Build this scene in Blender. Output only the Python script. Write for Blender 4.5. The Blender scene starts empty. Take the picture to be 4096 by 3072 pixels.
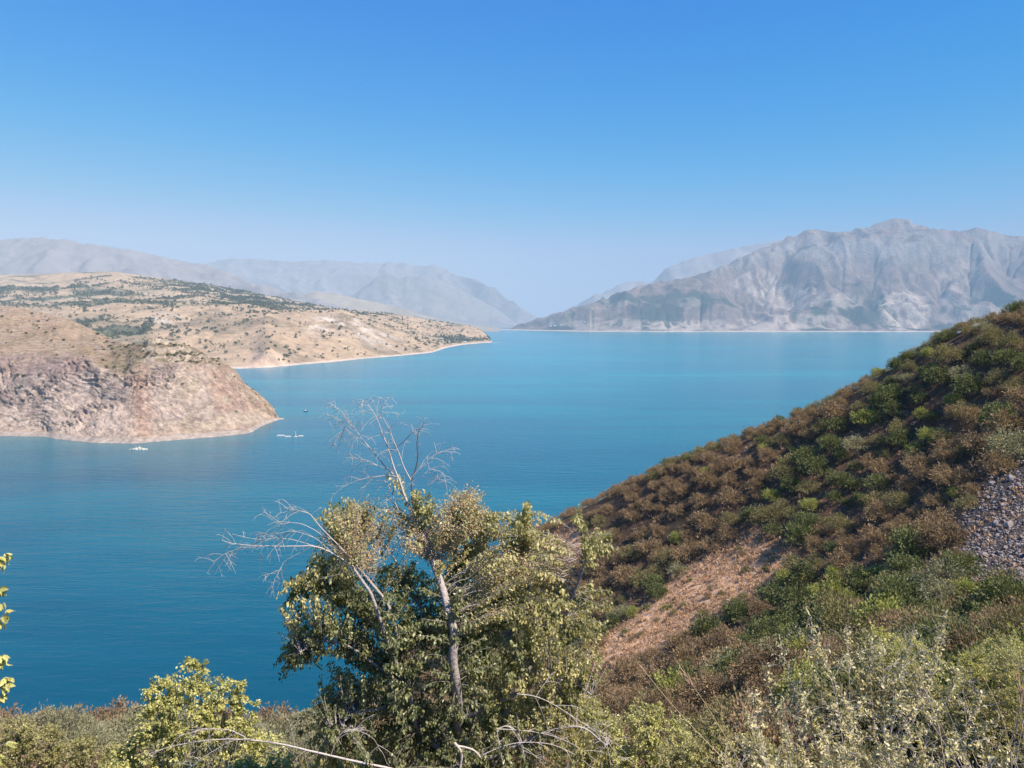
import bpy, math, random
import numpy as np
from mathutils import Matrix, Vector

random.seed(7)
RNG = np.random.default_rng(11)
SC = bpy.context.scene
COL = SC.collection

# ---------------------------------------------------------------- camera
H = 120.0                      # eye height above the lake
F_PX, U0, V0, V_HOR = 770.0, 512.0, 384.0, 319.0
PITCH = math.atan((V0 - V_HOR) / F_PX)
cam_data = bpy.data.cameras.new("camera")
cam_data.sensor_width = 36.0
cam_data.lens = 36.0 * F_PX / 1024.0
cam_data.clip_start = 0.1
cam_data.clip_end = 60000.0
cam = bpy.data.objects.new("camera", cam_data)
cam.location = (0.0, 0.0, H)
cam.rotation_euler = (math.pi / 2 - PITCH, 0.0, 0.0)
COL.objects.link(cam)
SC.camera = cam

# ---------------------------------------------------------------- sky, sun, exposure
SUN_EL, SUN_AZ = math.radians(53.0), math.radians(121.0)   # azimuth clockwise from +Y
world = bpy.data.worlds.new("World")
SC.world = world
world.use_nodes = True
wn, wl = world.node_tree.nodes, world.node_tree.links
wn.clear()
sky = wn.new("ShaderNodeTexSky")
sky.sky_type = 'NISHITA'
sky.sun_disc = False
sky.sun_elevation = SUN_EL
sky.sun_rotation = SUN_AZ
sky.altitude = 900.0
sky.air_density = 1.0
sky.dust_density = 0.3
sky.ozone_density = 3.0
lo = wn.new("ShaderNodeVectorMath"); lo.operation = 'SCALE'; lo.inputs["Scale"].default_value = 0.1
hi = wn.new("ShaderNodeVectorMath"); hi.operation = 'SCALE'; hi.inputs["Scale"].default_value = 10.0
# the picture's vivid colour grade, applied to the whole sky alike
cv = wn.new("ShaderNodeRGBCurve")
for ch, pts in ((0, ((0, 0.0000), (.115, 0.0009), (.18, 0.0174), (.25, 0.0783), (.43, 0.2873), (.68, 0.3482), (1, 0.3830))),
                (1, ((0, 0.0000), (.12, 0.0696), (.20, 0.1262), (.30, 0.1959), (.40, 0.2568), (.59, 0.3395), (.68, 0.3569), (1, 0.4353))),
                (2, ((0, 0.0000), (.20, 0.2350), (.30, 0.3656), (.36, 0.4135), (.50, 0.4527), (.59, 0.4570), (.67, 0.4570), (1, 0.5049)))):
    c = cv.mapping.curves[ch]
    for i, p in enumerate(pts):
        if i == 0:
            c.points[0].location = p
        elif i == len(pts) - 1:
            c.points[-1].location = p
        else:
            c.points.new(*p)
cv.mapping.update()
bg = wn.new("ShaderNodeBackground")
bg.inputs["Strength"].default_value = 0.10
wo = wn.new("ShaderNodeOutputWorld")
wl.new(sky.outputs[0], lo.inputs[0])
wl.new(lo.outputs[0], cv.inputs["Color"])
wl.new(cv.outputs[0], hi.inputs[0])
wl.new(hi.outputs[0], bg.inputs["Color"])
wl.new(bg.outputs[0], wo.inputs["Surface"])

sun_data = bpy.data.lights.new("sun", 'SUN')
sun_data.energy = 5.0
sun_data.angle = math.radians(0.5)
sun_data.color = (1.0, 0.88, 0.735)
sun = bpy.data.objects.new("sun", sun_data)
sd = Vector((math.sin(SUN_AZ) * math.cos(SUN_EL), math.cos(SUN_AZ) * math.cos(SUN_EL), math.sin(SUN_EL)))
sun.rotation_euler = sd.to_track_quat('Z', 'Y').to_euler()
sun.location = (60, -60, 400)
COL.objects.link(sun)

SC.view_settings.view_transform = 'Standard'
SC.view_settings.look = 'None'
SC.view_settings.gamma = 1.0
SC.view_settings.use_curve_mapping = False
SC.view_settings.exposure = 0.9
SC.render.engine = 'CYCLES'
cy = SC.cycles
cy.use_denoising = True
try:
    cy.denoiser = 'OPENIMAGEDENOISE'
    cy.denoising_input_passes = 'RGB_ALBEDO_NORMAL'
    cy.denoising_prefilter = 'ACCURATE'
except Exception:
    pass
cy.max_bounces = 5
cy.diffuse_bounces = 2
cy.glossy_bounces = 2
cy.transmission_bounces = 3
cy.transparent_max_bounces = 8
cy.volume_bounces = 1
cy.use_adaptive_sampling = False
cy.caustics_reflective = False
cy.caustics_refractive = False
SC.render.filter_size = 1.2

# ---------------------------------------------------------------- the picture's rays and a few helpers
CP, SP = math.cos(PITCH), math.sin(PITCH)


def ray(u, v):
    x = (np.asarray(u, float) - U0) / F_PX
    y = (V0 - np.asarray(v, float)) / F_PX
    return x, CP + y * SP, -SP + y * CP


def P(u, v, d):
    """world point seen at pixel (u, v), d metres in front of the camera"""
    x, y, z = ray(u, v)
    return np.array([x / y * d, d + 0 * x, H + z / y * d])


def z_at(u, v, d):
    x, y, z = ray(u, v)
    return H + z / y * np.asarray(d, float)


def shore_d(u, v):
    x, y, z = ray(u, v)
    return -H * y / z


def project(X, Y, Z):
    dz = Z - H
    f = Y * CP - dz * SP
    up = Y * SP + dz * CP
    return U0 + F_PX * X / f, V0 - F_PX * up / f


def inside(poly, x, y):
    x = np.asarray(x, float); y = np.asarray(y, float)
    r = np.zeros(x.shape, bool)
    n = len(poly)
    for i in range(n):
        x1, y1 = poly[i]; x2, y2 = poly[(i + 1) % n]
        if y1 == y2:
            continue
        c = ((y1 > y) != (y2 > y)) & (x < (x2 - x1) * (y - y1) / (y2 - y1) + x1)
        r ^= c
    return r


def _hash(ix, iy, iz, seed):
    h = (ix.astype(np.int64) * 374761393 + iy.astype(np.int64) * 668265263 + iz.astype(np.int64) * 2147483647 + seed * 144269504) & 0xffffffff
    h = ((h ^ (h >> 13)) * 1274126177) & 0xffffffff
    h = h ^ (h >> 16)
    return (h & 0xffff) / 65535.0


def vnoise(x, y, z=None, seed=0):
    """smooth value noise in [-1, 1]"""
    x = np.asarray(x, float); y = np.asarray(y, float)
    z = np.zeros_like(x) if z is None else np.asarray(z, float)
    ix, iy, iz = np.floor(x), np.floor(y), np.floor(z)
    fx, fy, fz = x - ix, y - iy, z - iz
    fx = fx * fx * fx * (fx * (fx * 6 - 15) + 10)
    fy = fy * fy * fy * (fy * (fy * 6 - 15) + 10)
    fz = fz * fz * fz * (fz * (fz * 6 - 15) + 10)
    r = 0
    for dx in (0, 1):
        wx = fx if dx else 1 - fx
        for dy in (0, 1):
            wy = fy if dy else 1 - fy
            for dz in (0, 1):
                wz = fz if dz else 1 - fz
                r = r + _hash(ix + dx, iy + dy, iz + dz, seed) * wx * wy * wz
    return r * 2 - 1


def fbm(x, y, z=None, oct=4, seed=0, gain=0.5):
    a, r, n = 1.0, 0, 0
    for i in range(oct):
        k = 2.03 ** i
        r = r + a * vnoise(x * k, y * k, None if z is None else z * k, seed + i * 17)
        n += a
        a *= gain
    return r / n


def ridged(x, y, z=None, oct=4, seed=0, gain=0.5):
    a, r, n = 1.0, 0, 0
    for i in range(oct):
        k = 2.07 ** i
        r = r + a * (1 - np.abs(vnoise(x * k, y * k, None if z is None else z * k, seed + i * 31)) * 1.6)
        n += a
        a *= gain
    return r / n


def smooth(a, b, x):
    t = np.clip((x - a) / (b - a), 0, 1)
    return t * t * (3 - 2 * t)


def blur(A, n, axis):
    if n <= 0:
        return A
    k = np.exp(-0.5 * (np.arange(-2 * n, 2 * n + 1) / n) ** 2)
    k /= k.sum()
    pad = [(0, 0)] * A.ndim
    pad[axis] = (2 * n, 2 * n)
    B = np.pad(A, pad, mode='edge')
    out = 0
    for i, w in enumerate(k):
        sl = [slice(None)] * A.ndim
        sl[axis] = slice(i, i + A.shape[axis])
        out = out + w * B[tuple(sl)]
    return out


# ---------------------------------------------------------------- meshes from arrays
def mesh_data(name, verts, faces, mats=(), smooth_shade=False, cols=None, tint=None, mat_index=None):
    """faces: list of int arrays (n, k); verts (n, 3)"""
    me = bpy.data.meshes.new(name)
    verts = np.ascontiguousarray(verts, np.float32)
    faces = [np.asarray(f, np.int32) for f in faces if len(f)]
    me.vertices.add(len(verts))
    me.vertices.foreach_set("co", verts.ravel())
    loops = np.concatenate([f.ravel() for f in faces])
    sizes = np.concatenate([np.full(len(f), f.shape[1], np.int32) for f in faces])
    starts = np.concatenate([[0], np.cumsum(sizes)[:-1]]).astype(np.int32)
    me.loops.add(len(loops))
    me.loops.foreach_set("vertex_index", loops.astype(np.int32))
    me.polygons.add(len(sizes))
    me.polygons.foreach_set("loop_start", starts)
    me.polygons.foreach_set("loop_total", sizes)
    for m in mats:
        me.materials.append(m)
    if mat_index is not None:
        me.polygons.foreach_set("material_index", np.asarray(mat_index, np.int32))
    me.update(calc_edges=True)
    me.validate()
    me.polygons.foreach_set("use_smooth", np.full(len(me.polygons), bool(smooth_shade)))
    if cols is not None:
        at = me.color_attributes.new("col", 'FLOAT_COLOR', 'POINT')
        c4 = np.ones((len(verts), 4), np.float32)
        c4[:, :3] = cols
        at.data.foreach_set("color", c4.ravel())
    if tint is not None:
        at = me.attributes.new("tint", 'FLOAT', 'POINT')
        at.data.foreach_set("value", np.asarray(tint, np.float32))
    me.update()
    return me


def link(name, data, parent=None, loc=None):
    o = bpy.data.objects.new(name, data)
    COL.objects.link(o)
    if parent is not None:
        o.parent = parent
    if loc is not None:
        o.location = loc
    return o


def tag(o, label=None, cat=None, group=None, kind=None):
    for k, val in (("label", label), ("category", cat), ("group", group), ("kind", kind)):
        if val:
            o[k] = val
    return o


def grid_faces(na, nb, flip=False):
    i = np.arange(na * nb).reshape(na, nb)
    a, b, c, d = i[:-1, :-1].ravel(), i[1:, :-1].ravel(), i[1:, 1:].ravel(), i[:-1, 1:].ravel()
    return np.stack([a, b, c, d] if not flip else [a, d, c, b], 1)


# ---------------------------------------------------------------- materials
def new_mat(name):
    m = bpy.data.materials.new(name)
    m.use_nodes = True
    nt = m.node_tree
    nt.nodes.clear()
    out = nt.nodes.new("ShaderNodeOutputMaterial")
    return m, nt, out


def node(nt, kind, **kw):
    n = nt.nodes.new(kind)
    for k, v in kw.items():
        if k in n.inputs:
            n.inputs[k].default_value = v
        else:
            setattr(n, k, v)
    return n


def mixrgb(nt, fac, a, b, mode='MIX'):
    n = nt.nodes.new("ShaderNodeMix")
    n.data_type = 'RGBA'
    n.blend_type = mode
    for sock, val in ((n.inputs[0], fac), (n.inputs[6], a), (n.inputs[7], b)):
        if hasattr(val, "is_linked") or hasattr(val, "links"):
            nt.links.new(val, sock)
        elif isinstance(val, (int, float)):
            sock.default_value = val
        else:
            sock.default_value = (*val, 1.0)
    return n.outputs[2]


def ramp(nt, x, lo, hi):
    n = nt.nodes.new("ShaderNodeMapRange")
    n.interpolation_type = 'SMOOTHSTEP'
    n.inputs["From Min"].default_value = lo
    n.inputs["From Max"].default_value = hi
    nt.links.new(x, n.inputs["Value"])
    return n.outputs["Result"]


def noise(nt, scale, detail=4.0, rough=0.55, vec=None, stretch=None, dist=0.0):
    n = node(nt, "ShaderNodeTexNoise", Scale=scale, Detail=detail, Roughness=rough, Distortion=dist)
    if vec is None:
        vec = nt.nodes.new("ShaderNodeNewGeometry").outputs["Position"]
    if stretch is not None:
        mp = nt.nodes.new("ShaderNodeMapping")
        mp.inputs["Rotation"].default_value = stretch[1]
        mp.inputs["Scale"].default_value = stretch[0]
        nt.links.new(vec, mp.inputs["Vector"])
        vec = mp.outputs[0]
    nt.links.new(vec, n.inputs["Vector"])
    return n.outputs["Fac"]


def ground_mat(name, scale, contrast=0.35, bump=0.5, bump_dist=1.0, speck=None, rough=0.95):
    """vertex colour, broken up by two scales of noise, with bumps of the same noise; speck = (scale, threshold, colour)"""
    m, nt, out = new_mat(name)
    va = node(nt, "ShaderNodeVertexColor", layer_name="col")
    n1 = noise(nt, scale, 6, 0.65)
    n2 = noise(nt, scale * 6.3, 4, 0.6)
    c = mixrgb(nt, ramp(nt, n1, 0.3, 0.7), va.outputs[0], va.outputs[0])
    dark = mixrgb(nt, 1.0, va.outputs[0], (1 - contrast,) * 3, 'MULTIPLY')
    light = mixrgb(nt, 1.0, va.outputs[0], (1 + contrast * 0.8,) * 3, 'MULTIPLY')
    c = mixrgb(nt, ramp(nt, n1, 0.28, 0.72), dark, light)
    c = mixrgb(nt, ramp(nt, n2, 0.35, 0.75), c, mixrgb(nt, 1.0, c, (1 - contrast * .8,) * 3, 'MULTIPLY'))
    if speck:
        s = noise(nt, speck[0], 3, 0.6)
        c = mixrgb(nt, ramp(nt, s, speck[1], speck[1] + 0.05), c, speck[2])
    b = node(nt, "ShaderNodeBump", Strength=bump, Distance=bump_dist)
    ad = node(nt, "ShaderNodeMath", operation='ADD')
    nt.links.new(n1, ad.inputs[0]); nt.links.new(n2, ad.inputs[1])
    nt.links.new(ad.outputs[0], b.inputs["Height"])
    bs = node(nt, "ShaderNodeBsdfPrincipled", Roughness=rough)
    bs.inputs["Specular IOR Level"].default_value = 0.15
    nt.links.new(c, bs.inputs["Base Color"])
    nt.links.new(b.outputs[0], bs.inputs["Normal"])
    nt.links.new(bs.outputs[0], out.inputs["Surface"])
    return m


def plain_mat(name, col, rough=0.7, var=0.25, scale=8.0, spec=0.3, bump=0.0):
    m, nt, out = new_mat(name)
    tc = nt.nodes.new("ShaderNodeTexCoord")
    n1 = noise(nt, scale, 5, 0.6, tc.outputs["Object"])
    c = mixrgb(nt, n1, [x * (1 - var) for x in col], [min(x * (1 + var), 1) for x in col])
    bs = node(nt, "ShaderNodeBsdfPrincipled", Roughness=rough)
    bs.inputs["Specular IOR Level"].default_value = spec
    nt.links.new(c, bs.inputs["Base Color"])
    if bump:
        b = node(nt, "ShaderNodeBump", Strength=bump, Distance=0.05)
        nt.links.new(n1, b.inputs["Height"])
        nt.links.new(b.outputs[0], bs.inputs["Normal"])
    nt.links.new(bs.outputs[0], out.inputs["Surface"])
    return m


def leaf_mat(name, a, b, trans=0.3, rough=0.5, spec=0.3, obvar=0.3, trans_gain=1.3):
    """leaves between colours a and b (by the 'tint' of each leaf), a little light coming through"""
    m, nt, out = new_mat(name)
    at = node(nt, "ShaderNodeAttribute", attribute_name="tint")
    oi = nt.nodes.new("ShaderNodeObjectInfo")
    c = mixrgb(nt, at.outputs["Fac"], a, b)
    mr = node(nt, "ShaderNodeMapRange")
    mr.inputs["To Min"].default_value = 1 - obvar
    mr.inputs["To Max"].default_value = 1 + obvar
    nt.links.new(oi.outputs["Random"], mr.inputs["Value"])
    sc = node(nt, "ShaderNodeVectorMath", operation='SCALE')
    nt.links.new(c, sc.inputs[0])
    nt.links.new(mr.outputs[0], sc.inputs["Scale"])
    bs = node(nt, "ShaderNodeBsdfPrincipled", Roughness=rough)
    bs.inputs["Specular IOR Level"].default_value = spec
    nt.links.new(sc.outputs[0], bs.inputs["Base Color"])
    tr = nt.nodes.new("ShaderNodeBsdfTranslucent")
    tc = node(nt, "ShaderNodeVectorMath", operation='MULTIPLY')
    tc.inputs[1].default_value = (trans_gain, trans_gain, trans_gain * 0.45)
    nt.links.new(sc.outputs[0], tc.inputs[0])
    nt.links.new(tc.outputs[0], tr.inputs["Color"])
    mx = node(nt, "ShaderNodeMixShader", Fac=trans)
    nt.links.new(bs.outputs[0], mx.inputs[1])
    nt.links.new(tr.outputs[0], mx.inputs[2])
    nt.links.new(mx.outputs[0], out.inputs["Surface"])
    return m


# ---------------------------------------------------------------- terrain built as fans of profiles
def fan(us, rows, nrow_each, bl=(2, 2)):
    """rows: list of functions u -> (d, z); us: column positions. Each profile is a polyline in (d, z), rounded by a blur."""
    D = np.stack([r(us)[0] for r in rows], 1)
    Z = np.stack([r(us)[1] for r in rows], 1)
    ts = np.concatenate([np.linspace(k, k + 1, n, endpoint=False) for k, n in enumerate(nrow_each)] + [[len(rows) - 1.0]])
    k = np.minimum(ts.astype(int), len(rows) - 2)
    f = ts - k
    d = D[:, k] * (1 - f) + D[:, k + 1] * f
    z = Z[:, k] * (1 - f) + Z[:, k + 1] * f
    d0, z0 = d.copy(), z.copy()
    for ax in (0, 1):
        d = blur(d, bl[ax], ax)
        z = blur(z, bl[ax], ax)
    d[:, 0] = blur(d0, bl[0], 0)[:, 0]
    a = (us - U0) / (F_PX * 1.0036)
    return a[:, None] * d, d, z, ts


def row(pts, kind='v'):
    """control row from (u, v, d) points"""
    A = np.array(pts, float)

    def f(u):
        v = np.interp(u, A[:, 0], A[:, 1])
        d = np.interp(u, A[:, 0], A[:, 2])
        return d, (z_at(u, v, d) if kind == 'v' else v)
    return f


def shore_row(pts, z=-1.5):
    A = np.array(pts, float)

    def f(u):
        v = np.interp(u, A[:, 0], A[:, 1])
        return shore_d(u, v), 0 * u + z
    return f


def erode(X, Y, Z, iters=12, k=0.02, m=0.45, diff=0.05):
    """stream-power erosion on a grid whose spacing may vary (Braun-Willett, implicit)"""
    na, nb = Z.shape
    n = na * nb
    idx = np.arange(n).reshape(na, nb)
    area0 = (np.abs(np.gradient(X, axis=0)) * np.abs(np.gradient(Y, axis=1)) + 1.0).ravel()
    for it in range(iters):
        best = np.zeros((na, nb)); rec = idx.copy(); rd = np.ones((na, nb))
        for di in (-1, 0, 1):
            for dj in (-1, 0, 1):
                if di == 0 and dj == 0:
                    continue
                s = (slice(max(0, -di), na - max(0, di)), slice(max(0, -dj), nb - max(0, dj)))
                t = (slice(max(0, di), na - max(0, -di)), slice(max(0, dj), nb - max(0, -dj)))
                dist = np.hypot(X[s] - X[t], Y[s] - Y[t]) + 1e-6
                sl = (Z[s] - Z[t]) / dist
                b = sl > best[s]
                best[s] = np.where(b, sl, best[s])
                rec[s] = np.where(b, idx[t], rec[s])
                rd[s] = np.where(b, dist, rd[s])
        zf = Z.ravel()
        order = np.argsort(zf)
        recl = rec.ravel().tolist()
        A = area0.tolist()
        ol = order.tolist()
        for i in reversed(ol):
            r = recl[i]
            if r != i:
                A[r] += A[i]
        Aa = np.array(A)
        Fk = (k * Aa ** m / rd.ravel()).tolist()
        zl = zf.tolist()
        for i in ol:
            r = recl[i]
            if r != i and zl[i] > 0:
                zr = zl[r]
                if zr < zl[i]:
                    zl[i] = (zl[i] + Fk[i] * zr) / (1 + Fk[i])
        Z = np.array(zl).reshape(na, nb)
        if diff:
            L = np.zeros_like(Z)
            L[1:-1] += Z[2:] + Z[:-2] - 2 * Z[1:-1]
            L[:, 1:-1] += Z[:, 2:] + Z[:, :-2] - 2 * Z[:, 1:-1]
            Z = Z + diff * L
    return Z, Aa.reshape(na, nb)


def fit_skyline(us, X, Y, Z, sil, last, sm=4, passes=3):
    """raise or lower each profile smoothly so that its crest stands as high as it should"""
    A = np.array(sil, float)
    for p in range(passes):
        u, v = project(X, Y, Z)
        vt = np.interp(us, A[:, 0], A[:, 1])
        k = np.argmin(v[:, :last], 1)
        c = np.arange(len(us))
        want = z_at(us, vt, Y[c, k])
        dz = blur((want - Z[c, k]), sm, 0)
        r = np.arange(Z.shape[1])[None, :]
        k = blur(k.astype(float), 10, 0)
        w = smooth(0.0, 1.0, r / np.maximum(k[:, None], 1)) * (1 - smooth(0, 1, (r - k[:, None]) / 40.0) * 0.6)
        Z = Z + dz[:, None] * w
    return Z


def slope_of(X, Y, Z):
    e1 = np.stack([np.gradient(A, axis=0) for A in (X, Y, Z)], -1)
    e2 = np.stack([np.gradient(A, axis=1) for A in (X, Y, Z)], -1)
    n = np.cross(e1, e2)
    n /= np.linalg.norm(n, axis=-1, keepdims=True) + 1e-9
    n[n[..., 2] < 0] *= -1
    return n


def lerp3(c, col, w):
    return c * (1 - w[..., None]) + np.array(col) * w[..., None]


def build_fan(name, X, Y, Z, cols, mat, smooth_shade=True):
    V = np.stack([X, Y, Z], -1).reshape(-1, 3)
    cols = cols * (1.0 if name == "hillside" else 0.87)
    me = mesh_data(name, V, [grid_faces(*X.shape)], [mat], smooth_shade, cols.reshape(-1, 3))
    return tag(link(name, me), kind="structure")

# ================================================================ the lake
def build_water():
    us = np.linspace(-900, 1900, 160)
    d = np.concatenate([[-350, 0, 60], np.geomspace(120, 19000, 240)])
    a = (us - U0) / F_PX
    X = a[:, None] * np.maximum(d, 400)[None, :] + 0 * d[None, :]
    Y = np.tile(d, (len(us), 1))
    Z = np.zeros_like(X)
    # silt and shallows along the quarried headland
    sh = np.array([(-150, 434), (0, 436.5), (41, 437.5), (64, 441), (92, 443.5), (129, 444), (172, 440.5), (215, 437), (249, 433), (262, 425), (275, 420)], float)
    pts = []
    for (u1, v1), (u2, v2) in zip(sh[:-1], sh[1:]):
        for t in np.linspace(0, 1, 12):
            u = u1 + (u2 - u1) * t; v = v1 + (v2 - v1) * t
            dd = shore_d(u, v)
            pts.append(((u - U0) / (F_PX * 1.0036) * dd, dd))
    pts = np.array(pts)
    dist = np.full(X.shape, 1e9)
    for x, y in pts:
        dist = np.minimum(dist, np.hypot(X - x, Y - y))
    turb = np.exp(-dist / 26.0) * 0.75
    turb = turb + 0.16 * np.exp(-((X + 330) ** 2 / 190 ** 2 + (Y - 610) ** 2 / 90 ** 2))
    turb = np.clip(turb * (0.8 + 0.4 * fbm(X / 60, Y / 25, oct=3, seed=5)), 0, 1)
    m, nt, out = new_mat("lake_water")
    at = node(nt, "ShaderNodeAttribute", attribute_name="tint")
    lanes = noise(nt, 0.0016, 5, 0.6, stretch=((0.55, 2.6, 1), (0, 0, 0.12)), dist=0.6)
    lanes2 = noise(nt, 0.012, 4, 0.6, stretch=((0.5, 2.2, 1), (0, 0, -0.2)))
    lane = ramp(nt, lanes, 0.42, 0.66)
    # sky reflected at low angles, put into the base colour: paler with distance
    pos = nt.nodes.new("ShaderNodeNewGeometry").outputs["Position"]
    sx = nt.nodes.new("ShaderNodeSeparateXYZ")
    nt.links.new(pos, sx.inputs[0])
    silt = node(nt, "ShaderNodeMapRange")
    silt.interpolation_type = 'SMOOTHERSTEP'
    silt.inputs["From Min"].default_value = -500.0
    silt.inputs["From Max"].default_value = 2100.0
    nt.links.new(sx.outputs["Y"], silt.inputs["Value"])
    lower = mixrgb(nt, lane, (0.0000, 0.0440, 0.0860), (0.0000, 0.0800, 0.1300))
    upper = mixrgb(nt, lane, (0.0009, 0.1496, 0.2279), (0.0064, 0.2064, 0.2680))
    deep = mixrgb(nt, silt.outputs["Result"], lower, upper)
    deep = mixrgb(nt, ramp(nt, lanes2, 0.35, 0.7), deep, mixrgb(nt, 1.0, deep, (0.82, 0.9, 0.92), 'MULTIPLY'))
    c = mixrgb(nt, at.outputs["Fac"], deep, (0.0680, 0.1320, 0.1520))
    rip = noise(nt, 0.36, 3, 0.62, stretch=((0.45, 1.7, 1), (0, 0, 0.55)), dist=0.4)
    rip2 = noise(nt, 0.10, 3, 0.5, stretch=((0.5, 1.5, 1), (0, 0, 0.42)))
    ad = node(nt, "ShaderNodeMath", operation='MULTIPLY_ADD')
    nt.links.new(rip2, ad.inputs[0]); ad.inputs[1].default_value = 2.6
    nt.links.new(rip, ad.inputs[2])
    st = node(nt, "ShaderNodeMapRange")
    st.inputs["To Min"].default_value = 0.40
    st.inputs["To Max"].default_value = 0.95
    nt.links.new(lane, st.inputs["Value"])
    b = node(nt, "ShaderNodeBump", Distance=0.36)
    nt.links.new(st.outputs[0], b.inputs["Strength"])
    nt.links.new(ad.outputs[0], b.inputs["Height"])
    bs = node(nt, "ShaderNodeBsdfPrincipled", Roughness=0.20)
    bs.inputs["IOR"].default_value = 1.33
    bs.inputs["Specular IOR Level"].default_value = 0.24
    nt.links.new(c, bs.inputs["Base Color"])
    nt.links.new(b.outputs[0], bs.inputs["Normal"])
    nt.links.new(bs.outputs[0], out.inputs["Surface"])
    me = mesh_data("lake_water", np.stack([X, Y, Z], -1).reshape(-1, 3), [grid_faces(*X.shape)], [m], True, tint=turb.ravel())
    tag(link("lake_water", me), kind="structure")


build_water()

# ================================================================ far mountains
GRIDS = {}
ROCKY = ground_mat("mountain_rock", 0.010, 0.26, 0.9, 18.0)
FARROCK = ground_mat("far_rock", 0.008, 0.10, 0.5, 18.0)


def mountain(name, us, rows, nr, sil, last, bl, ero, cols_fn, rough_amp, seed, mat=ROCKY):
    X, Y, Z, ts = fan(us, rows, nr, bl)
    n1 = 0.6 * fbm(X / 1300, Y / 1300, oct=3, seed=seed) + 1.1 * (ridged(X / 900 + .3 * fbm(X / 500, Y / 500, oct=2, seed=seed + 5), Y / 900, oct=4, seed=seed + 3) - .5)
    lift = smooth(0, 150, Z)
    Z = Z + n1 * rough_amp * lift
    Z, A = erode(X, Y, Z, **ero)
    Z = Z + (fbm(X / 90, Y / 90, oct=4, seed=seed + 9) * 0.14 + (ridged(X / 170, Y / 170, oct=4, seed=seed + 12) - .5) * 0.24) * min(rough_amp, 110) * lift
    Z = fit_skyline(us, X, Y, Z, sil, last)
    N = slope_of(X, Y, Z)
    u, v = project(X, Y, np.maximum(Z, 0))
    cols = cols_fn(X, Y, Z, N, u, v, A)
    GRIDS[seed] = (X, Y, Z, u, v)
    return build_fan(name, X, Y, Z, cols, mat)


SIL_R = [(480, 333), (505, 330), (530, 321), (560, 312), (600, 300), (625, 290.5), (650, 283.5), (680, 279), (697, 275), (718, 267.5), (736, 259), (752, 251.5), (768, 245), (785, 238),
         (810, 228.5), (825, 232), (840, 232), (855, 229), (868, 226), (880, 221), (895, 217.5), (905, 221), (918, 226), (932, 229), (950, 231), (965, 230), (975, 227.5), (985, 231), (1005, 236), (1024, 236), (1060, 240), (1180, 262)]


def right_mountain():
    us = np.linspace(484, 1180, 470)
    S = [(480, 8600), (505, 8350), (540, 7800), (590, 7300), (650, 7150), (950, 7100), (1180, 7000)]
    sil = np.array(SIL_R)

    def sd(u):
        s = np.array(S, float)
        return np.interp(u, s[:, 0], s[:, 1])

    def sv(u):
        return np.interp(u, sil[:, 0], sil[:, 1])

    def rd(u):
        return sd(u) + 350 + 1450 * smooth(335, 235, sv(u))

    def shore(u): return sd(u) + 45 * fbm(u / 23, 0 * u, oct=3, seed=2), 0 * u - 3
    def foot(u): return sd(u) + 120, 0 * u + 14
    def low(u):
        d = sd(u) + 0.30 * (rd(u) - sd(u)) + 60
        return d, 0.20 * np.maximum(z_at(u, sv(u), rd(u)), 0) + 8
    def mid(u):
        d = sd(u) + 0.62 * (rd(u) - sd(u)) + 60
        return d, 0.52 * np.maximum(z_at(u, sv(u), rd(u)), 0) + 8
    def crest(u): return rd(u), z_at(u, sv(u), rd(u))
    def back(u): return rd(u) + 900, 0.45 * z_at(u, sv(u), rd(u))
    def back2(u): return rd(u) + 1900, 0 * u - 5

    def colour(X, Y, Z, N, u, v, A):
        n = fbm(X / 260, Y / 260, oct=5, seed=41)
        n2 = fbm(X / 70, Y / 70, oct=3, seed=42)
        c = np.zeros(X.shape + (3,)) + np.array((0.225, 0.165, 0.142))
        c = lerp3(c, (0.145, 0.112, 0.094), smooth(-0.1, 0.35, n))
        rock = smooth(0.78, 0.62, N[..., 2]) * smooth(500, 900, Z)
        c = lerp3(c, (0.31, 0.28, 0.27), rock * 0.7)
        cliff = smooth(12, 3, np.abs(v - np.interp(u, [690, 740, 775, 800, 830, 860, 905], [276, 262, 250, 245, 252, 246, 250]))) * smooth(690, 720, u) * smooth(930, 900, u)
        c = lerp3(c, (0.33, 0.31, 0.30), cliff * smooth(-0.1, 0.15, fbm(X / 40, Y / 90, oct=3, seed=44)) * 0.7)
        gully = smooth(4.2, 5.6, np.log10(A))
        veg = smooth(0.02, 0.22, n + 0.55 * gully - 0.25 + 0.25 * smooth(520, 120, Z) + 0.25 * n2)
        c = lerp3(c, (0.045, 0.056, 0.036), veg * smooth(900, 500, Z) * 0.9)
        c = lerp3(c, (0.085, 0.078, 0.062), smooth(3.7, 4.9, np.log10(A)) * 0.65 * (Z > 12))
        fine = ridged(X / 75, Y / 75, oct=3, seed=43) - .5
        for (pu, pv, ru, rv, wt) in ((757, 284, 22, 13, .9), (790, 297, 32, 12, .75), (902, 312, 27, 20, 1.), (845, 302, 18, 9, .6), (800, 322, 55, 8, .75), (720, 326, 85, 6, .85), (960, 285, 22, 25, .45), (620, 325, 60, 6, .6), (560, 318, 20, 8, .4), (690, 303, 14, 6, .4), (985, 318, 45, 12, .5), (605, 303, 25, 6, .3)):
            e = ((u - pu) / ru) ** 2 + ((v - pv) / rv) ** 2 + 0.5 * n2 + 0.5 * n
            c = lerp3(c, (0.47, 0.39, 0.325), smooth(1.35, 0.7, e) * wt * (1 - 0.35 * gully) * smooth(-.5, .0, fine))
        c = lerp3(c, (0.60, 0.52, 0.45), smooth(13, 6, Z) * 0.9)
        return c

    return mountain("mountain", us, [shore, foot, low, mid, crest, back, back2], [8, 40, 70, 90, 26, 12], SIL_R, 215, (3, 4),
                    dict(iters=22, k=0.022, m=0.44, diff=0.02), colour, 270.0, 100)


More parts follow.
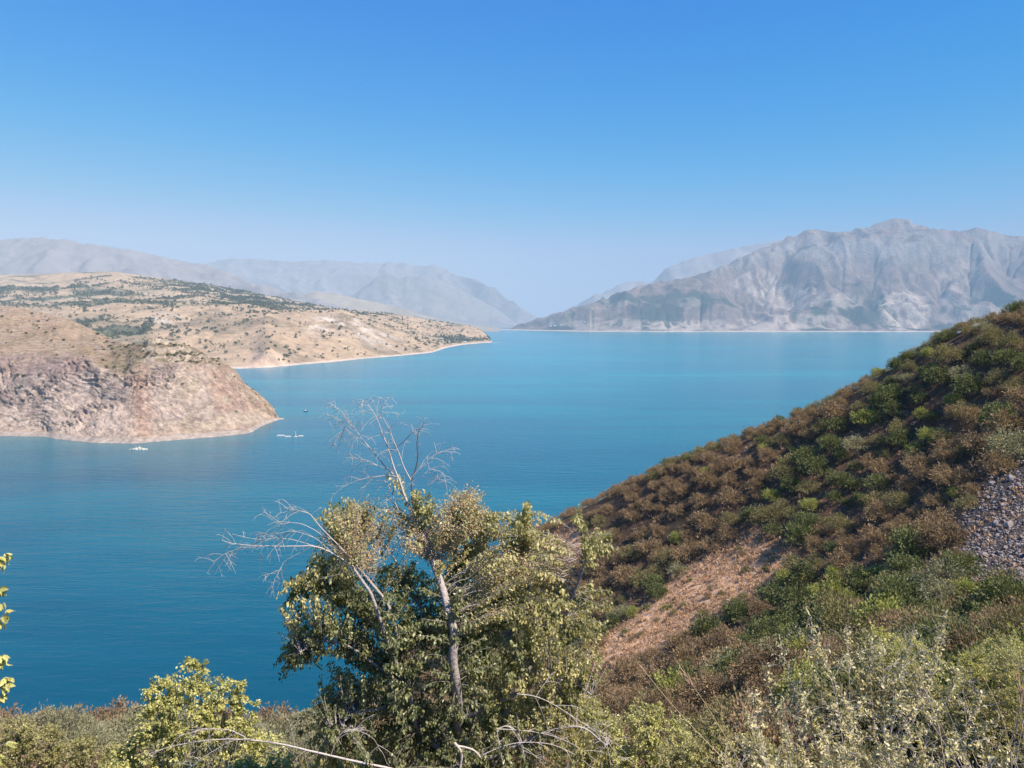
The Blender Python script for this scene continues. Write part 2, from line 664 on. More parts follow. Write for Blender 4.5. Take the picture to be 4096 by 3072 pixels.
right_mountain()


def simple_range(name, u0, u1, ncol, sil, dshore, dridge, nr, amp, seed, base=(0.255, 0.235, 0.24), veg=0.12, ztoe=-3, k=0.016):
    us = np.linspace(u0, u1, ncol)
    s = np.array(sil, float)

    def g(f, u): return f(u) if callable(f) else 0 * u + f
    def sv(u): return np.interp(u, s[:, 0], s[:, 1])
    def crest(u): return g(dridge, u), np.maximum(z_at(u, sv(u), g(dridge, u)), -3)
    def shore(u): return g(dshore, u), 0 * u + ztoe
    def mid(u):
        return g(dshore, u) * 0.42 + 0.58 * g(dridge, u), 0.42 * crest(u)[1]
    def back(u): return g(dridge, u) + 1300, 0.3 * crest(u)[1]
    def back2(u): return g(dridge, u) + 2200, 0 * u - 5

    def colour(X, Y, Z, N, u, v, A):
        n = fbm(X / 300, Y / 300, oct=5, seed=seed + 41)
        c = np.zeros(X.shape + (3,)) + np.array(base)
        c = lerp3(c, (0.15, 0.14, 0.11), smooth(0.0, 0.4, n) * veg)
        c = lerp3(c, (0.16, 0.145, 0.14), smooth(3.9, 5.2, np.log10(A)) * 0.25)
        return c
    return mountain(name, us, [shore, mid, crest, back, back2], nr, sil, nr[0] + nr[1] + 12, (3, 3), dict(iters=11, k=k, m=0.42, diff=0.03), colour, amp, seed, FARROCK)


simple_range("mountain", 545, 840, 130, [(545, 322), (585, 300), (605, 291), (620, 285), (632, 279.5), (645, 284), (660, 274), (672, 265), (690, 258), (712, 253), (730, 249), (760, 243), (800, 236), (840, 240)],
             10600, 12000, [40, 50, 8, 5], 150, 300, base=(0.30, 0.285, 0.30), veg=.15)  # back ridge: haze paleness put into the rock colour
simple_range("mountain", -190, 350, 230, [(-190, 246), (-80, 243), (0, 240.5), (20, 238.5), (50, 237.5), (75, 241), (100, 245), (135, 250), (170, 258), (200, 264), (215, 266), (240, 277), (270, 287), (310, 297), (350, 309)],
             6300, lambda u: 8300 - 1200 * smooth(200, 350, u), [50, 60, 10, 6], 150, 400)
simple_range("mountain", 150, 560, 210, [(150, 268), (205, 264.5), (225, 259), (250, 258), (290, 261.5), (330, 260), (365, 263), (400, 262.5), (420, 266), (436, 265), (445, 269), (460, 276), (478, 280), (492, 287), (503, 295), (515, 303), (528, 312), (540, 320), (560, 326)],
             lambda u: 12600 + 0 * u, lambda u: 14600 - 1500 * smooth(440, 540, u), [50, 70, 10, 6], 220, 500)
simple_range("mountain", 330, 520, 110, [(330, 306), (355, 294), (372, 281), (387, 272.5), (398, 277), (415, 277), (432, 276), (446, 283), (462, 290), (480, 300), (500, 311), (520, 326)],
             10800, 11900, [40, 50, 8, 5], 130, 600, veg=0.3)
simple_range("mountain", 250, 500, 110, [(250, 310), (285, 301), (300, 296), (315, 291.5), (330, 292.5), (350, 297), (375, 302), (400, 308), (425, 315), (445, 320), (470, 324.5), (500, 328)],
             7200, 8300, [40, 50, 8, 5], 45, 700, base=(0.33, 0.28, 0.23), veg=0.4)

# ================================================================ the long hill on the left shore
HILL_SIL = [(-160, 279), (0, 275), (30, 274.5), (60, 273.2), (95, 271.8), (115, 271.5), (128, 273), (143, 275.5), (170, 279), (200, 283.5), (225, 288), (250, 292), (279, 298), (307, 304), (342, 309.5), (379, 312), (407, 316), (433, 321), (453, 324), (472, 326), (480, 330), (486, 334), (492, 339), (496, 342), (500, 344), (506, 345)]
HILL = {}


def left_hill():
    us = np.linspace(-160, 503, 470)
    shore = shore_row([(-160, 369), (240, 369), (270, 367.5), (293, 365.5), (330, 362.5), (362, 359), (400, 356), (430, 353), (437, 351.5), (440, 349.6), (450, 347), (465, 344.5), (480, 343.3), (496, 342.6), (503, 342.6)])
    sp = shore

    def beach(u):
        d, z = sp(u)
        return d + 14 + d * 0.004, 0 * u + 1.2

    def foot(u):
        d, z = sp(u)
        tip = smooth(500, 470, u)
        bl = np.exp(-((u - 268) / 13) ** 2) * 34 + np.exp(-((u - 288) / 7) ** 2) * 14
        return d + 55, (6 + bl) * tip - 1
    crest = row([(-160, 311, 2950), (0, 310, 2950), (143, 307, 2950), (230, 306, 2950), (265, 311, 2850), (294, 314, 2800), (315, 312.5, 2850), (336, 312, 2900), (350, 314, 2900), (364, 323, 2900), (393, 331, 2950), (415, 337, 3000), (426, 342, 3050), (436, 346, 3200), (450, 341.5, 3650), (465, 340.5, 3850), (490, 341.5, 4020), (503, 344, 4080)])
    shelf = row([(-160, 304, 3500), (143, 301, 3500), (230, 300.5, 3450), (294, 312, 3350), (336, 312.0, 3450), (364, 322, 3500), (393, 326, 3600), (436, 337, 3800), (450, 334, 3900), (465, 335, 4000), (490, 340, 4060), (503, 344, 4110)])
    sky_ = np.array(HILL_SIL, float)

    def top(u):
        d = np.interp(u, [-160, 250, 340, 440, 480, 496, 506], [4900, 4700, 4500, 4450, 4250, 4120, 4140])
        return d, z_at(u, np.interp(u, sky_[:, 0], sky_[:, 1]), d)

    def back(u):
        d, z = top(u)
        return d + 900, z * 0.4 - 5

    def back2(u):
        d, z = top(u)
        return d + 1500, 0 * u - 6
    X, Y, Z, ts = fan(us, [shore, beach, foot, crest, shelf, top, back, back2], [3, 7, 110, 40, 60, 12, 5], (2, 2))
    inland = smooth(2, 50, Z)
    Z = Z + inland * (13 * fbm(X / 210, Y / 210, oct=4, seed=61) + 14 * (ridged(X / 300, Y / 420, oct=3, seed=62) - .5))
    Z, A = erode(X, Y, Z, iters=14, k=0.034, m=0.41, diff=0.03)
    u, v = project(X, Y, np.maximum(Z, 0))
    cl = np.interp(u, [294, 336, 356, 372, 400, 425], [316, 314, 319, 328, 336, 344])
    face = smooth(0, 4, v - cl) * smooth(24, 10, v - cl) * smooth(296, 318, u) * smooth(415, 372, u)
    Z = Z + inland * (fbm(X / 34, Y / 34, oct=4, seed=63) * 2.2 + face * (ridged(X / 18, Y / 40, oct=3, seed=66) - .5) * 9)
    Z = fit_skyline(us, X, Y, Z, HILL_SIL, 232, 4)
    N = slope_of(X, Y, Z)
    u, v = project(X, Y, np.maximum(Z, 0))
    n = fbm(X / 150, Y / 150, oct=5, seed=64)
    n2 = fbm(X / 40, Y / 40, oct=4, seed=65)
    c = np.zeros(X.shape + (3,)) + np.array((0.46, 0.335, 0.22))
    c = lerp3(c, (0.30, 0.225, 0.145), smooth(0.0, 0.45, n))
    c = lerp3(c, (0.47, 0.40, 0.33), smooth(0.78, 0.62, N[..., 2]) * 0.7)
    gully = smooth(3.6, 5.2, np.log10(A))
    c = lerp3(c, (0.16, 0.15, 0.085), gully * 0.55)
    c = lerp3(c, (0.56, 0.47, 0.40), face * smooth(-0.3, 0.2, n2) * 0.9)
    pink = np.exp(-((u - 268) / 22) ** 2) * smooth(350, 356, v)
    c = lerp3(c, (0.55, 0.40, 0.30), pink)
    pale = np.exp(-(((u - 165) / 14) ** 2 + ((v - 319) / 5) ** 2))
    c = lerp3(c, (0.55, 0.49, 0.44), pale * smooth(-0.4, 0.1, n2))
    fieldm = smooth(0.12, 0.3, fbm(X / 220, Y / 90, oct=2, seed=68)) * smooth(306, 300, v)
    c = lerp3(c, (0.46, 0.36, 0.25), fieldm * 0.8)
    wood = smooth(-0.05, 0.35, fbm(X / 330, Y / 120, oct=4, seed=67)) * smooth(309, 301, v) * (1 - fieldm)
    hollow = smooth(52, 85, u) * smooth(158, 138, u) * smooth(316, 323, v) * smooth(-.25, .15, fbm(X / 70, Y / 50, oct=4, seed=69))
    wood = np.clip(wood + hollow, 0, 1)
    c = lerp3(c, (0.10, 0.11, 0.062), wood * 0.92)
    c = lerp3(c, (0.62, 0.50, 0.42), smooth(4.5, 2.0, Z))
    m = ground_mat("dry_hill", 0.030, 0.30, 0.7, 4.0, speck=(0.16, 0.66, (0.10, 0.10, 0.06)))
    HILL.update(X=X, Y=Y, Z=Z, A=A, u=u, v=v, wood=wood, field=fieldm, gully=gully, n2=n2, face=face, N=N)
    build_fan("hill", X, Y, Z, c, m)


left_hill()

# ================================================================ the quarried headland
HEAD = {}


def headland():
    us = np.linspace(-150, 281, 500)
    shore = shore_row([(-150, 433), (0, 436.5), (41, 437), (48, 439), (64, 441), (92, 443.5), (129, 444), (172, 440.5), (215, 437), (244, 434), (250, 432), (256, 428), (262, 425), (275, 420.5), (279, 419.5), (284, 421)])
    base = np.array([(-150, 433), (284, 414)], float)

    def beach(u):
        d, z = shore(u)
        return d + 5, 0 * u + 1.2

    def foot(u):
        d, z = shore(u)
        return d + 16, 4.5 * smooth(284, 262, u)
    rim_ = row([(-150, 357, 905), (0, 358, 895), (60, 357.5, 885), (86, 359, 870), (97, 371, 845), (110, 374, 838), (122, 374, 835), (135, 367, 835), (147, 366, 835), (175, 366, 838), (203, 366, 860), (222, 372, 885), (235, 381, 900), (245, 392, 908), (255, 402, 915), (265, 410, 920), (275, 417.5, 922), (279, 419, 925), (284, 420, 930)])
    mid_ = row([(-150, 392, 855), (0, 394, 846), (86, 395, 825), (110, 402, 800), (135, 398, 802), (175, 396, 806), (203, 392, 826), (222, 396, 850), (235, 402, 868), (245, 409, 880), (255, 413, 893), (265, 416, 908), (275, 419, 917), (284, 421, 927)])
    plat = row([(-150, 344, 990), (0, 344, 990), (60, 343, 985), (86, 347, 960), (97, 353, 925), (122, 355, 910), (140, 353, 885), (157, 354, 878), (175, 355, 880), (203, 359.5, 890), (222, 366, 905), (235, 374.5, 915), (245, 387, 918), (255, 398, 922), (265, 407, 925), (275, 415.5, 927), (284, 421, 934)])
    crest = row([(-150, 312, 1180), (-60, 308, 1180), (0, 306, 1180), (21, 308, 1175), (47, 313.5, 1160), (72, 321, 1130), (93, 330, 1090), (115, 341, 1020), (122, 344, 985), (134, 345, 960), (142, 343.5, 930), (147, 340.5, 922), (157, 340.5, 920), (172, 343.5, 920), (186, 346.5, 922), (198, 350, 925), (206, 356, 930), (220, 361, 935), (235, 371, 938), (243, 383.5, 938), (258, 394, 938), (265, 402, 938), (270, 407, 938), (274, 415, 938), (279, 420, 940), (284, 422, 942)])
    SIL = [(-150, 312), (-60, 308), (0, 306), (21, 308), (47, 313.5), (72, 321), (93, 330), (115, 341), (122, 343.5), (134, 344.5), (142, 343), (147, 338.8), (157, 338), (172, 341.3), (186, 345.5), (198, 349.5), (206, 356), (220, 361), (235, 371), (243, 383.5), (258, 394), (269, 405), (274, 414), (279, 419.5), (284, 422)]

    def back(u):
        d, z = crest(u)
        return d + 60, z * 0.55 - 3

    def back2(u):
        d, z = crest(u)
        return d + 190, 0 * u - 6
    X, Y, Z, ts = fan(us, [shore, beach, foot, mid_, rim_, plat, crest, back, back2], [2, 5, 75, 75, 45, 45, 10, 6], (2, 2))
    R = ts[None, :] + 0 * X
    Rn = R + 0.55 * fbm(X / 38, Y / 38, Z / 30, oct=4, seed=70)
    cliff = smooth(1.7, 2.2, R) * smooth(4.45, 3.75, Rn)
    toe = smooth(0.5, 2.0, R)
    # broad buttresses and gullies, then bedding that dips to the right, then broken blocks
    N = slope_of(X, Y, Z)
    warp = fbm(X / 60, Y / 60, Z / 60, oct=3, seed=71)
    butt = ridged(X / 48 + warp * .7, Z / 120, Y / 90, oct=3, seed=72) - .55
    dip = (X * 0.42 + Z * 0.91 + 26 * warp + Y * 0.12)
    bed = ridged(dip / 5.2, X / 60, Y / 40, oct=3, seed=73) - .5
    blk = ridged(X / 5.5 + 2 * warp, Z / 4.0, Y / 6.0, oct=4, seed=74, gain=.6) - .5
    crag = smooth(0.0, 0.35, fbm(X / 34, Z / 26, Y / 40, oct=3, seed=75) + 0.05)
    disp = cliff * (butt * 6.0 + bed * (2.7 + 2.2 * crag) + blk * (1.7 + 4.2 * crag))
    knob = smooth(4.0, 4.3, R) * smooth(6.6, 5.9, R) * smooth(128, 146, us)[:, None] * smooth(228, 205, us)[:, None]
    X = X + N[..., 0] * disp; Y = Y + N[..., 1] * disp; Z = Z + N[..., 2] * disp * 0.9
    # terraces cut into the knob
    step = Z / 7.6 + 0.25 * fbm(X / 30, Y / 30, oct=2, seed=76)
    fr = step - np.floor(step)
    Z = Z + knob * 7.6 * (smooth(0.55, 0.95, fr) - fr) * 0.85
    upland = smooth(3.9, 4.4, R)
    Z = Z + upland * (1 - knob) * (2.2 * fbm(X / 45, Y / 45, oct=4, seed=77) + 1.6 * (ridged(X / 40, Y / 26, oct=3, seed=78) - .5))
    Z = Z + toe * 0.35 * fbm(X / 4, Y / 4, Z / 4, oct=3, seed=79)
    Z = fit_skyline(us, X, Y, Z, SIL, 252, 3)
    Z = Z + smooth(4.2, 4.8, R) * smooth(7, 6.2, R) * smooth(112, 140, us)[:, None] * smooth(240, 205, us)[:, None] * (ridged(X / 7, Y / 7, oct=3, seed=87) - .45) * 3.2
    N = slope_of(X, Y, Z)
    u, v = project(X, Y, Z)
    n = fbm(X / 40, Y / 60, Z / 40, oct=5, seed=81)
    n2 = fbm(X / 9, Y / 9, Z / 9, oct=4, seed=82)
    c = np.zeros(X.shape + (3,)) + np.array((0.53, 0.385, 0.265))
    c = lerp3(c, (0.40, 0.285, 0.18), smooth(-0.05, 0.4, n) * 0.8)
    rock = np.clip(cliff + smooth(0.80, 0.66, N[..., 2]) * 0.6 * smooth(4, 4.3, R), 0, 1) * smooth(1.2, 2.1, R)
    rc = np.zeros_like(c) + np.array((0.64, 0.505, 0.42))
    rc = lerp3(rc, (0.42, 0.345, 0.31), smooth(0.0, 0.4, n))
    rc = lerp3(rc, (0.40, 0.285, 0.255), smooth(380, 366, v) * smooth(100, 70, u) * 0.8)
    rc = lerp3(rc, (0.33, 0.25, 0.23), smooth(0.02, 0.25, bed) * smooth(-.3, .2, n + .5 * warp) * .75)
    orange = np.clip(np.exp(-((u - 138 - 0.12 * (v - 380) - 9 * n) / 11) ** 2) + 0.9 * smooth(196, 214, u - 0.35 * (v - 370) + 14 * n) * smooth(430, 400, v) + 0.5 * np.exp(-((u - 78) / 10) ** 2) * smooth(382, 366, v) + 0.45 * smooth(150, 190, u) * smooth(415, 432, v) * smooth(440, 434, v), 0, 1)
    rc = lerp3(rc, (0.54, 0.355, 0.26), orange * 0.8)
    cream = smooth(0.08, 0.26, fbm(X / 22 + Z / 30, Z / 9 - X / 25, Y / 30, oct=3, seed=83)) * smooth(150, 190, u)
    rc = lerp3(rc, (0.60, 0.48, 0.37), cream * 0.85)
    rc = rc * (1 + 0.38 * n2[..., None])
    c = lerp3(c, rc, 0, ) if False else c * (1 - rock[..., None]) + rc * rock[..., None]
    c = lerp3(c, (0.27, 0.215, 0.135), knob * 0.8)
    c = lerp3(c, (0.64, 0.52, 0.40), knob * smooth(.50, .60, fr) * smooth(1.0, .93, fr) * smooth(-0.45, -0.1, n2))
    c = lerp3(c, (0.235, 0.20, 0.115), smooth(98, 122, u) * smooth(150, 138, u) * smooth(3.8, 4.2, R) * smooth(6.2, 5.8, R) * smooth(-.4, .1, n2) * .75)
    bald = smooth(0.16, 0.34, fbm(X / 26, Y / 20, oct=4, seed=85)) * smooth(3.9, 4.2, R) * (1 - knob)
    c = lerp3(c, (0.50, 0.375, 0.30), bald * .8)
    tuft = smooth(0.18, 0.34, fbm(X / 5, Y / 4, oct=3, seed=86)) * smooth(3.8, 4.3, R)
    c = lerp3(c, (0.24, 0.195, 0.105), tuft * .6)
    scar = np.exp(-(((u - 70) / 10) ** 4 + ((v - 333.5) / 6) ** 4))
    c = lerp3(c, (0.56, 0.40, 0.27), scar * smooth(-0.5, 0.0, n2))
    track = np.exp(-((v - 342.5 - 0.004 * (u - 40)) / 0.9) ** 2) * smooth(105, 90, u)
    c = lerp3(c, (0.46, 0.37, 0.27), track * 0.7)
    c = lerp3(c, (0.60, 0.50, 0.43), smooth(2.2, 1.5, R))
    m = ground_mat("quarry_rock", 0.16, 0.36, 1.0, 2.6, speck=(0.33, 0.66, (0.16, 0.13, 0.08)))
    HEAD.update(X=X, Y=Y, Z=Z, u=u, v=v, R=R, cliff=cliff, knob=knob, n2=n2)
    build_fan("headland", X, Y, Z, c, m, True)


headland()

# ================================================================ the near hillside
CTRL = []


def gp(u, v, d):
    p = P(u, v, d)
    CTRL.append((p[0], p[1], p[2]))


CREST = [(1160, 270, 135), (1090, 283, 138), (1024, 312, 142), (995, 321, 145), (972, 328, 147), (949, 340, 149), (926, 349, 152), (880, 375, 157), (833, 402, 161), (787, 422, 165), (741, 442, 169), (694, 465, 173), (648, 486, 177), (602, 507, 181), (555, 530, 186), (515, 555, 190), (480, 590, 192), (440, 630, 190), (400, 665, 180)]
for u, v, d in CREST:
    v += 3 if u > 720 else -4
    gp(u, v, d)
    p = P(u, v, d)
    CTRL.append((p[0] * 1.2 - 6, p[1] + 36, p[2] - 24))
    CTRL.append((p[0] * 1.5 - 10, p[1] + 105, max(p[2] - 80, -18)))
for u, v, d in [(1160, 380, 112), (1160, 480, 92), (1160, 580, 74), (1160, 660, 52),
                (1024, 400, 121), (1024, 460, 107), (1024, 520, 93), (1024, 580, 80), (1024, 640, 58), (1024, 700, 38),
                (900, 440, 138), (900, 520, 115), (900, 600, 88), (900, 660, 58), (900, 720, 38),
                (800, 500, 142), (800, 560, 126), (800, 620, 106), (800, 660, 82), (800, 710, 50),
                (700, 530, 155), (700, 600, 132), (700, 650, 112), (700, 690, 84), (700, 740, 52),
                (600, 560, 166), (600, 620, 146), (600, 680, 116), (600, 740, 72),
                (500, 640, 168), (500, 720, 112), (500, 768, 70), (400, 725, 122), (400, 765, 72),
                (320, 728, 104), (320, 768, 68), (230, 735, 88), (150, 742, 78), (150, 772, 56), (60, 740, 74), (0, 738, 72), (0, 772, 54), (-120, 738, 70)]:
    gp(u, v, d)
for u, v in ((320, 728), (230, 735), (150, 742), (60, 740), (-30, 738), (-120, 738)):
    for d, drop in ((130, 16), (175, 30), (225, 40)):
        p = P(u, v, d)
        CTRL.append((p[0], p[1], max(p[2] - drop, -14)))
for x in (-14, -5, 5, 14):
    CTRL += [(x, 0.5, 118.3), (x, 3, 116.6), (x, 10, 111.6), (x, -20, 119)]
for x in (-30, -12, 12):
    CTRL.append((x, 21, 105.0 + 0.06 * x))
CTRL += [(-60, 10, 108), (-60, 30, 97), (-26, 40, 93.0), (0, 40, 92.6), (28, 40, 99.2), (60, 10, 117), (60, 40, 106), (-120, 40, 88), (-120, 120, 30), (-120, 200, -15), (150, 60, 118), (230, 130, 150), (230, 250, 90), (180, 330, -10), (60, 330, -18), (-60, 330, -18), (-120, 330, -18), (120, -20, 122), (-100, -20, 112)]
CTRL = np.array(CTRL)


def tps_fit(C, lam=4.0):
    n = len(C)
    xy = C[:, :2] / 100.0
    r2 = ((xy[:, None] - xy[None]) ** 2).sum(-1)
    K = 0.5 * r2 * np.log(r2 + 1e-12) + np.eye(n) * lam * 1e-4
    Pm = np.concatenate([np.ones((n, 1)), xy], 1)
    M = np.zeros((n + 3, n + 3))
    M[:n, :n] = K; M[:n, n:] = Pm; M[n:, :n] = Pm.T
    return np.linalg.solve(M, np.concatenate([C[:, 2], np.zeros(3)])), xy


TPS_W, TPS_XY = tps_fit(CTRL)


def ground0(x, y):
    x = np.atleast_1d(np.asarray(x, float)); y = np.atleast_1d(np.asarray(y, float))
    sh = x.shape
    q = np.stack([x.ravel(), y.ravel()], 1) / 100.0
    out = np.zeros(len(q))
    for s in range(0, len(q), 20000):
        e = q[s:s + 20000]
        r2 = ((e[:, None] - TPS_XY[None]) ** 2).sum(-1)
        out[s:s + 20000] = (0.5 * r2 * np.log(r2 + 1e-12)) @ TPS_W[:-3] + TPS_W[-3] + e @ TPS_W[-2:]
    return out.reshape(sh)


def ground(x, y):
    x = np.atleast_1d(np.asarray(x, float)); y = np.atleast_1d(np.asarray(y, float))
    far = smooth(8, 40, np.hypot(x, y))
    z = ground0(x, y)
    return z + far * (0.55 * fbm(x / 11, y / 11, oct=4, seed=91) + 0.9 * fbm(x / 32, y / 32, oct=2, seed=92)) + 0.10 * fbm(x / 1.7, y / 1.7, oct=3, seed=93)


CLEARING = [(583, 662), (622, 628), (657, 597), (700, 560), (722, 544), (752, 530), (785, 545), (796, 558), (759, 588), (700, 616), (655, 650), (597, 674)]
CLEARING2 = [(548, 552), (548, 532), (572, 528), (600, 540), (590, 560), (565, 566)]
SCREE = [(1150, 440), (1024, 462), (1000, 474), (986, 487), (966, 512), (957, 535), (963, 560), (972, 585), (1000, 590), (1150, 588)]


def near_hill():
    xs = np.arange(-175, 262, 1.55)
    ys = np.arange(-22, 332, 1.55)
    X, Y = np.meshgrid(xs, ys, indexing='ij')
    Z = ground(X, Y)
    u, v = project(X, np.maximum(Y, 0.5), Z)
    front = Y > 3
    n = fbm(X / 9, Y / 9, oct=4, seed=95)
    n2 = fbm(X / 2.4, Y / 2.4, oct=3, seed=96)
    c = np.zeros(X.shape + (3,)) + np.array((0.115, 0.072, 0.046))
    c = lerp3(c, (0.065, 0.048, 0.032), smooth(0, 0.4, n))
    jig = u + 16 * n2, v + 13 * n
    cm = (inside(CLEARING, *jig) | inside(CLEARING2, *jig)) & front
    cm = blur(blur(cm.astype(float), 1, 0), 1, 1)
    c = lerp3(c, (0.70, 0.46, 0.30), cm * (0.42 + 0.65 * smooth(-.25, .2, n2 + .5 * n)))
    low = smooth(70, 20, Z) * smooth(520, 400, u)
    c = lerp3(c, (0.36, 0.24, 0.165), low * 0.8)
    c = lerp3(c, (0.55, 0.46, 0.40), smooth(4, 1, Z))
    sm = (inside(SCREE, u + 5 * n2, v + 5 * n) & front & (np.hypot(X, Y) < 125)).astype(float)
    c = lerp3(c, (0.10, 0.09, 0.085), blur(blur(sm, 1, 0), 1, 1))
    m = ground_mat("dry_soil", 0.9, 0.4, 0.8, 0.25)
    build_fan("hillside", X, Y, Z, c, m)


near_hill()

# ================================================================ the air
hx, hz = 15500.0, 1360.0
hv = np.array([(x, y, z) for x in (-hx, hx) for y in (-420.0, 19800.0) for z in (-26.0, hz)])
hf = np.array([(0, 1, 3, 2), (4, 6, 7, 5), (0, 4, 5, 1), (2, 3, 7, 6), (0, 2, 6, 4), (1, 5, 7, 3)])
hm, hnt, hout = new_mat("haze")
pv = node(hnt, "ShaderNodeVolumePrincipled")
pv.inputs["Color"].default_value = (0.445, 0.61, 0.765, 1.0)
pv.inputs["Density"].default_value = 7.5e-5
pv.inputs["Anisotropy"].default_value = -0.2
hnt.links.new(pv.outputs[0], hout.inputs["Volume"])
haze = link("haze", mesh_data("haze", hv, [hf], [hm]))
tag(haze, kind="stuff")

# ================================================================ plants: shared tools
def hit(u, v, d0=3.0, d1=270.0, n=110):
    """where the line of sight through each pixel meets the near hillside; (N, 3) and a validity mask"""
    u = np.atleast_1d(np.asarray(u, float)); v = np.atleast_1d(np.asarray(v, float))
    ds = np.geomspace(d0, d1, n)
    rx, ry, rz = ray(u, v)
    rx = rx + 0 * rz
    X = (rx / ry)[:, None] * ds; Z = H + (rz / ry)[:, None] * ds
    Y = np.tile(ds, (len(u), 1))
    below = Z < ground(X, Y)
    k = below.argmax(1)
    ok = below.any(1) & (k > 0)
    i = np.arange(len(u))
    d = ds[np.maximum(k - 1, 0)]; dd = ds[k]
    for _ in range(10):
        m = 0.5 * (d + dd)
        b = (H + rz / ry * m) < ground(rx / ry * m, m)
        dd = np.where(b, m, dd); d = np.where(b, d, m)
    return np.stack([rx / ry * dd, dd, H + rz / ry * dd], 1), ok


class Wood:
    def __init__(self):
        self.v, self.f, self.t, self.n = [], [], [], 0

    def tube(self, pts, rad, sides=5, tint=0.5):
        pts = np.asarray(pts, float)
        m = len(pts)
        rad = np.broadcast_to(np.asarray(rad, float), (m,))
        T = np.gradient(pts, axis=0)
        T /= np.linalg.norm(T, axis=1, keepdims=True) + 1e-12
        ref = np.array((0.0, 0.0, 1.0)) if abs(T[:, 2]).mean() < 0.8 else np.array((1.0, 0.0, 0.0))
        A = np.cross(T, ref); A /= np.linalg.norm(A, axis=1, keepdims=True) + 1e-12
        B = np.cross(T, A)
        th = np.arange(sides) * 2 * math.pi / sides
        ring = pts[:, None] + rad[:, None, None] * (np.cos(th)[None, :, None] * A[:, None] + np.sin(th)[None, :, None] * B[:, None])
        self.v.append(ring.reshape(-1, 3))
        i = self.n + np.arange(m * sides).reshape(m, sides)
        a, b = i[:-1], i[1:]
        self.f.append(np.stack([a, np.roll(a, -1, 1), np.roll(b, -1, 1), b], -1).reshape(-1, 4))
        self.t.append(np.full(m * sides, tint))
        self.n += m * sides

    def build(self, name, mat, origin=(0, 0, 0)):
        return mesh_data(name, np.concatenate(self.v) - np.asarray(origin), [np.concatenate(self.f)], [mat], True, tint=np.concatenate(self.t))


LEAF_V = np.array([(0, 0, 0), (.33, 0, -.03), (.68, 0, -.05), (1, 0, -.13), (.28, .25, .05), (.64, .21, .02), (.28, -.25, .05), (.64, -.21, .02)])
LEAF_T = np.array([(0, 1, 4), (5, 2, 3), (0, 6, 1), (7, 3, 2)])
LEAF_Q = np.array([(4, 1, 2, 5), (6, 7, 2, 1)])
SMALL_V = np.array([(0, 0, 0), (.5, .27, .06), (1, 0, -.05), (.5, -.27, .06)])
SMALL_T = np.array([(0, 2, 1), (0, 3, 2)])


def basis(D, N):
    D = D / (np.linalg.norm(D, axis=1, keepdims=True) + 1e-9)
    S = np.cross(N, D); S /= np.linalg.norm(S, axis=1, keepdims=True) + 1e-9
    N2 = np.cross(D, S)
    return D, S, N2


def leaves_arrays(pos, D, N, size, wid, small=False):
    D, S, N2 = basis(D, N)
    T = SMALL_V if small else LEAF_V
    size = np.asarray(size)[:, None, None]
    V = pos[:, None] + size * (T[None, :, :1] * D[:, None] + T[None, :, 1:2] * np.asarray(wid)[:, None, None] * S[:, None] + T[None, :, 2:] * N2[:, None])
    k = len(T)
    off = (np.arange(len(pos)) * k)[:, None, None]
    if small:
        F = [(SMALL_T[None] + off).reshape(-1, 3)]
    else:
        F = [(LEAF_T[None] + off).reshape(-1, 3), (LEAF_Q[None] + off).reshape(-1, 4)]
    return V.reshape(-1, 3), F, k


def rvec(n, rng):
    a = rng.normal(size=(n, 3))
    return a / (np.linalg.norm(a, axis=1, keepdims=True) + 1e-9)


def bez(p0, p1, p2, n):
    t = np.linspace(0, 1, n)[:, None]
    return (1 - t) ** 2 * p0 + 2 * t * (1 - t) * p1 + t * t * p2


def spline(pts, n):
    """smooth curve through points"""
    pts = np.asarray(pts, float)
    m = len(pts)
    t = np.linspace(0, m - 1, n)
    k = np.minimum(t.astype(int), m - 2)
    f = (t - k)[:, None]
    q = np.concatenate([[2 * pts[0] - pts[1]], pts, [2 * pts[-1] - pts[-2]]])
    a, b, c, d = q[k], q[k + 1], q[k + 2], q[k + 3]
    return 0.5 * (2 * b + (c - a) * f + (2 * a - 5 * b + 4 * c - d) * f ** 2 + (3 * b - a - 3 * c + d) * f ** 3)


def ordinal(i):
    if i < 20:
        return ORD[i]
    tens = ["twenty", "thirty", "forty", "fifty", "sixty", "seventy", "eighty", "ninety"][min((i + 1) // 10 - 2, 7)]
    r = (i + 1) % 10
    return (tens[:-1] + "ieth") if r == 0 else tens + "-" + ORD[r - 1]


ORD = "first second third fourth fifth sixth seventh eighth ninth tenth eleventh twelfth thirteenth fourteenth fifteenth sixteenth seventeenth eighteenth nineteenth twentieth".split()

# ================================================================ shrubs of the near hillside
M_BROWN = leaf_mat("brown_foliage", (0.105, 0.074, 0.047), (0.380, 0.275, 0.175), 0.25, 0.8, 0.1, 0.28)
M_OLIVE = leaf_mat("olive_foliage", (0.091, 0.086, 0.039), (0.305, 0.267, 0.137), 0.25, 0.7, 0.15, 0.25)
M_GREEN = leaf_mat("dark_green_foliage", (0.049, 0.068, 0.026), (0.189, 0.203, 0.084), 0.25, 0.6, 0.2, 0.2)
M_LIME = leaf_mat("light_green_foliage", (0.156, 0.180, 0.043), (0.372, 0.378, 0.126), 0.3, 0.6, 0.2, 0.15)
M_GREY = leaf_mat("grey_green_foliage", (0.150, 0.156, 0.090), (0.360, 0.342, 0.222), 0.25, 0.7, 0.2, 0.15)
M_TWIG = plain_mat("twig_bark", (0.16, 0.115, 0.085), 0.9, 0.3, 3.0, 0.1)
KINDM = dict(brown=M_BROWN, olive=M_OLIVE, green=M_GREEN, lime=M_LIME, grey=M_GREY)


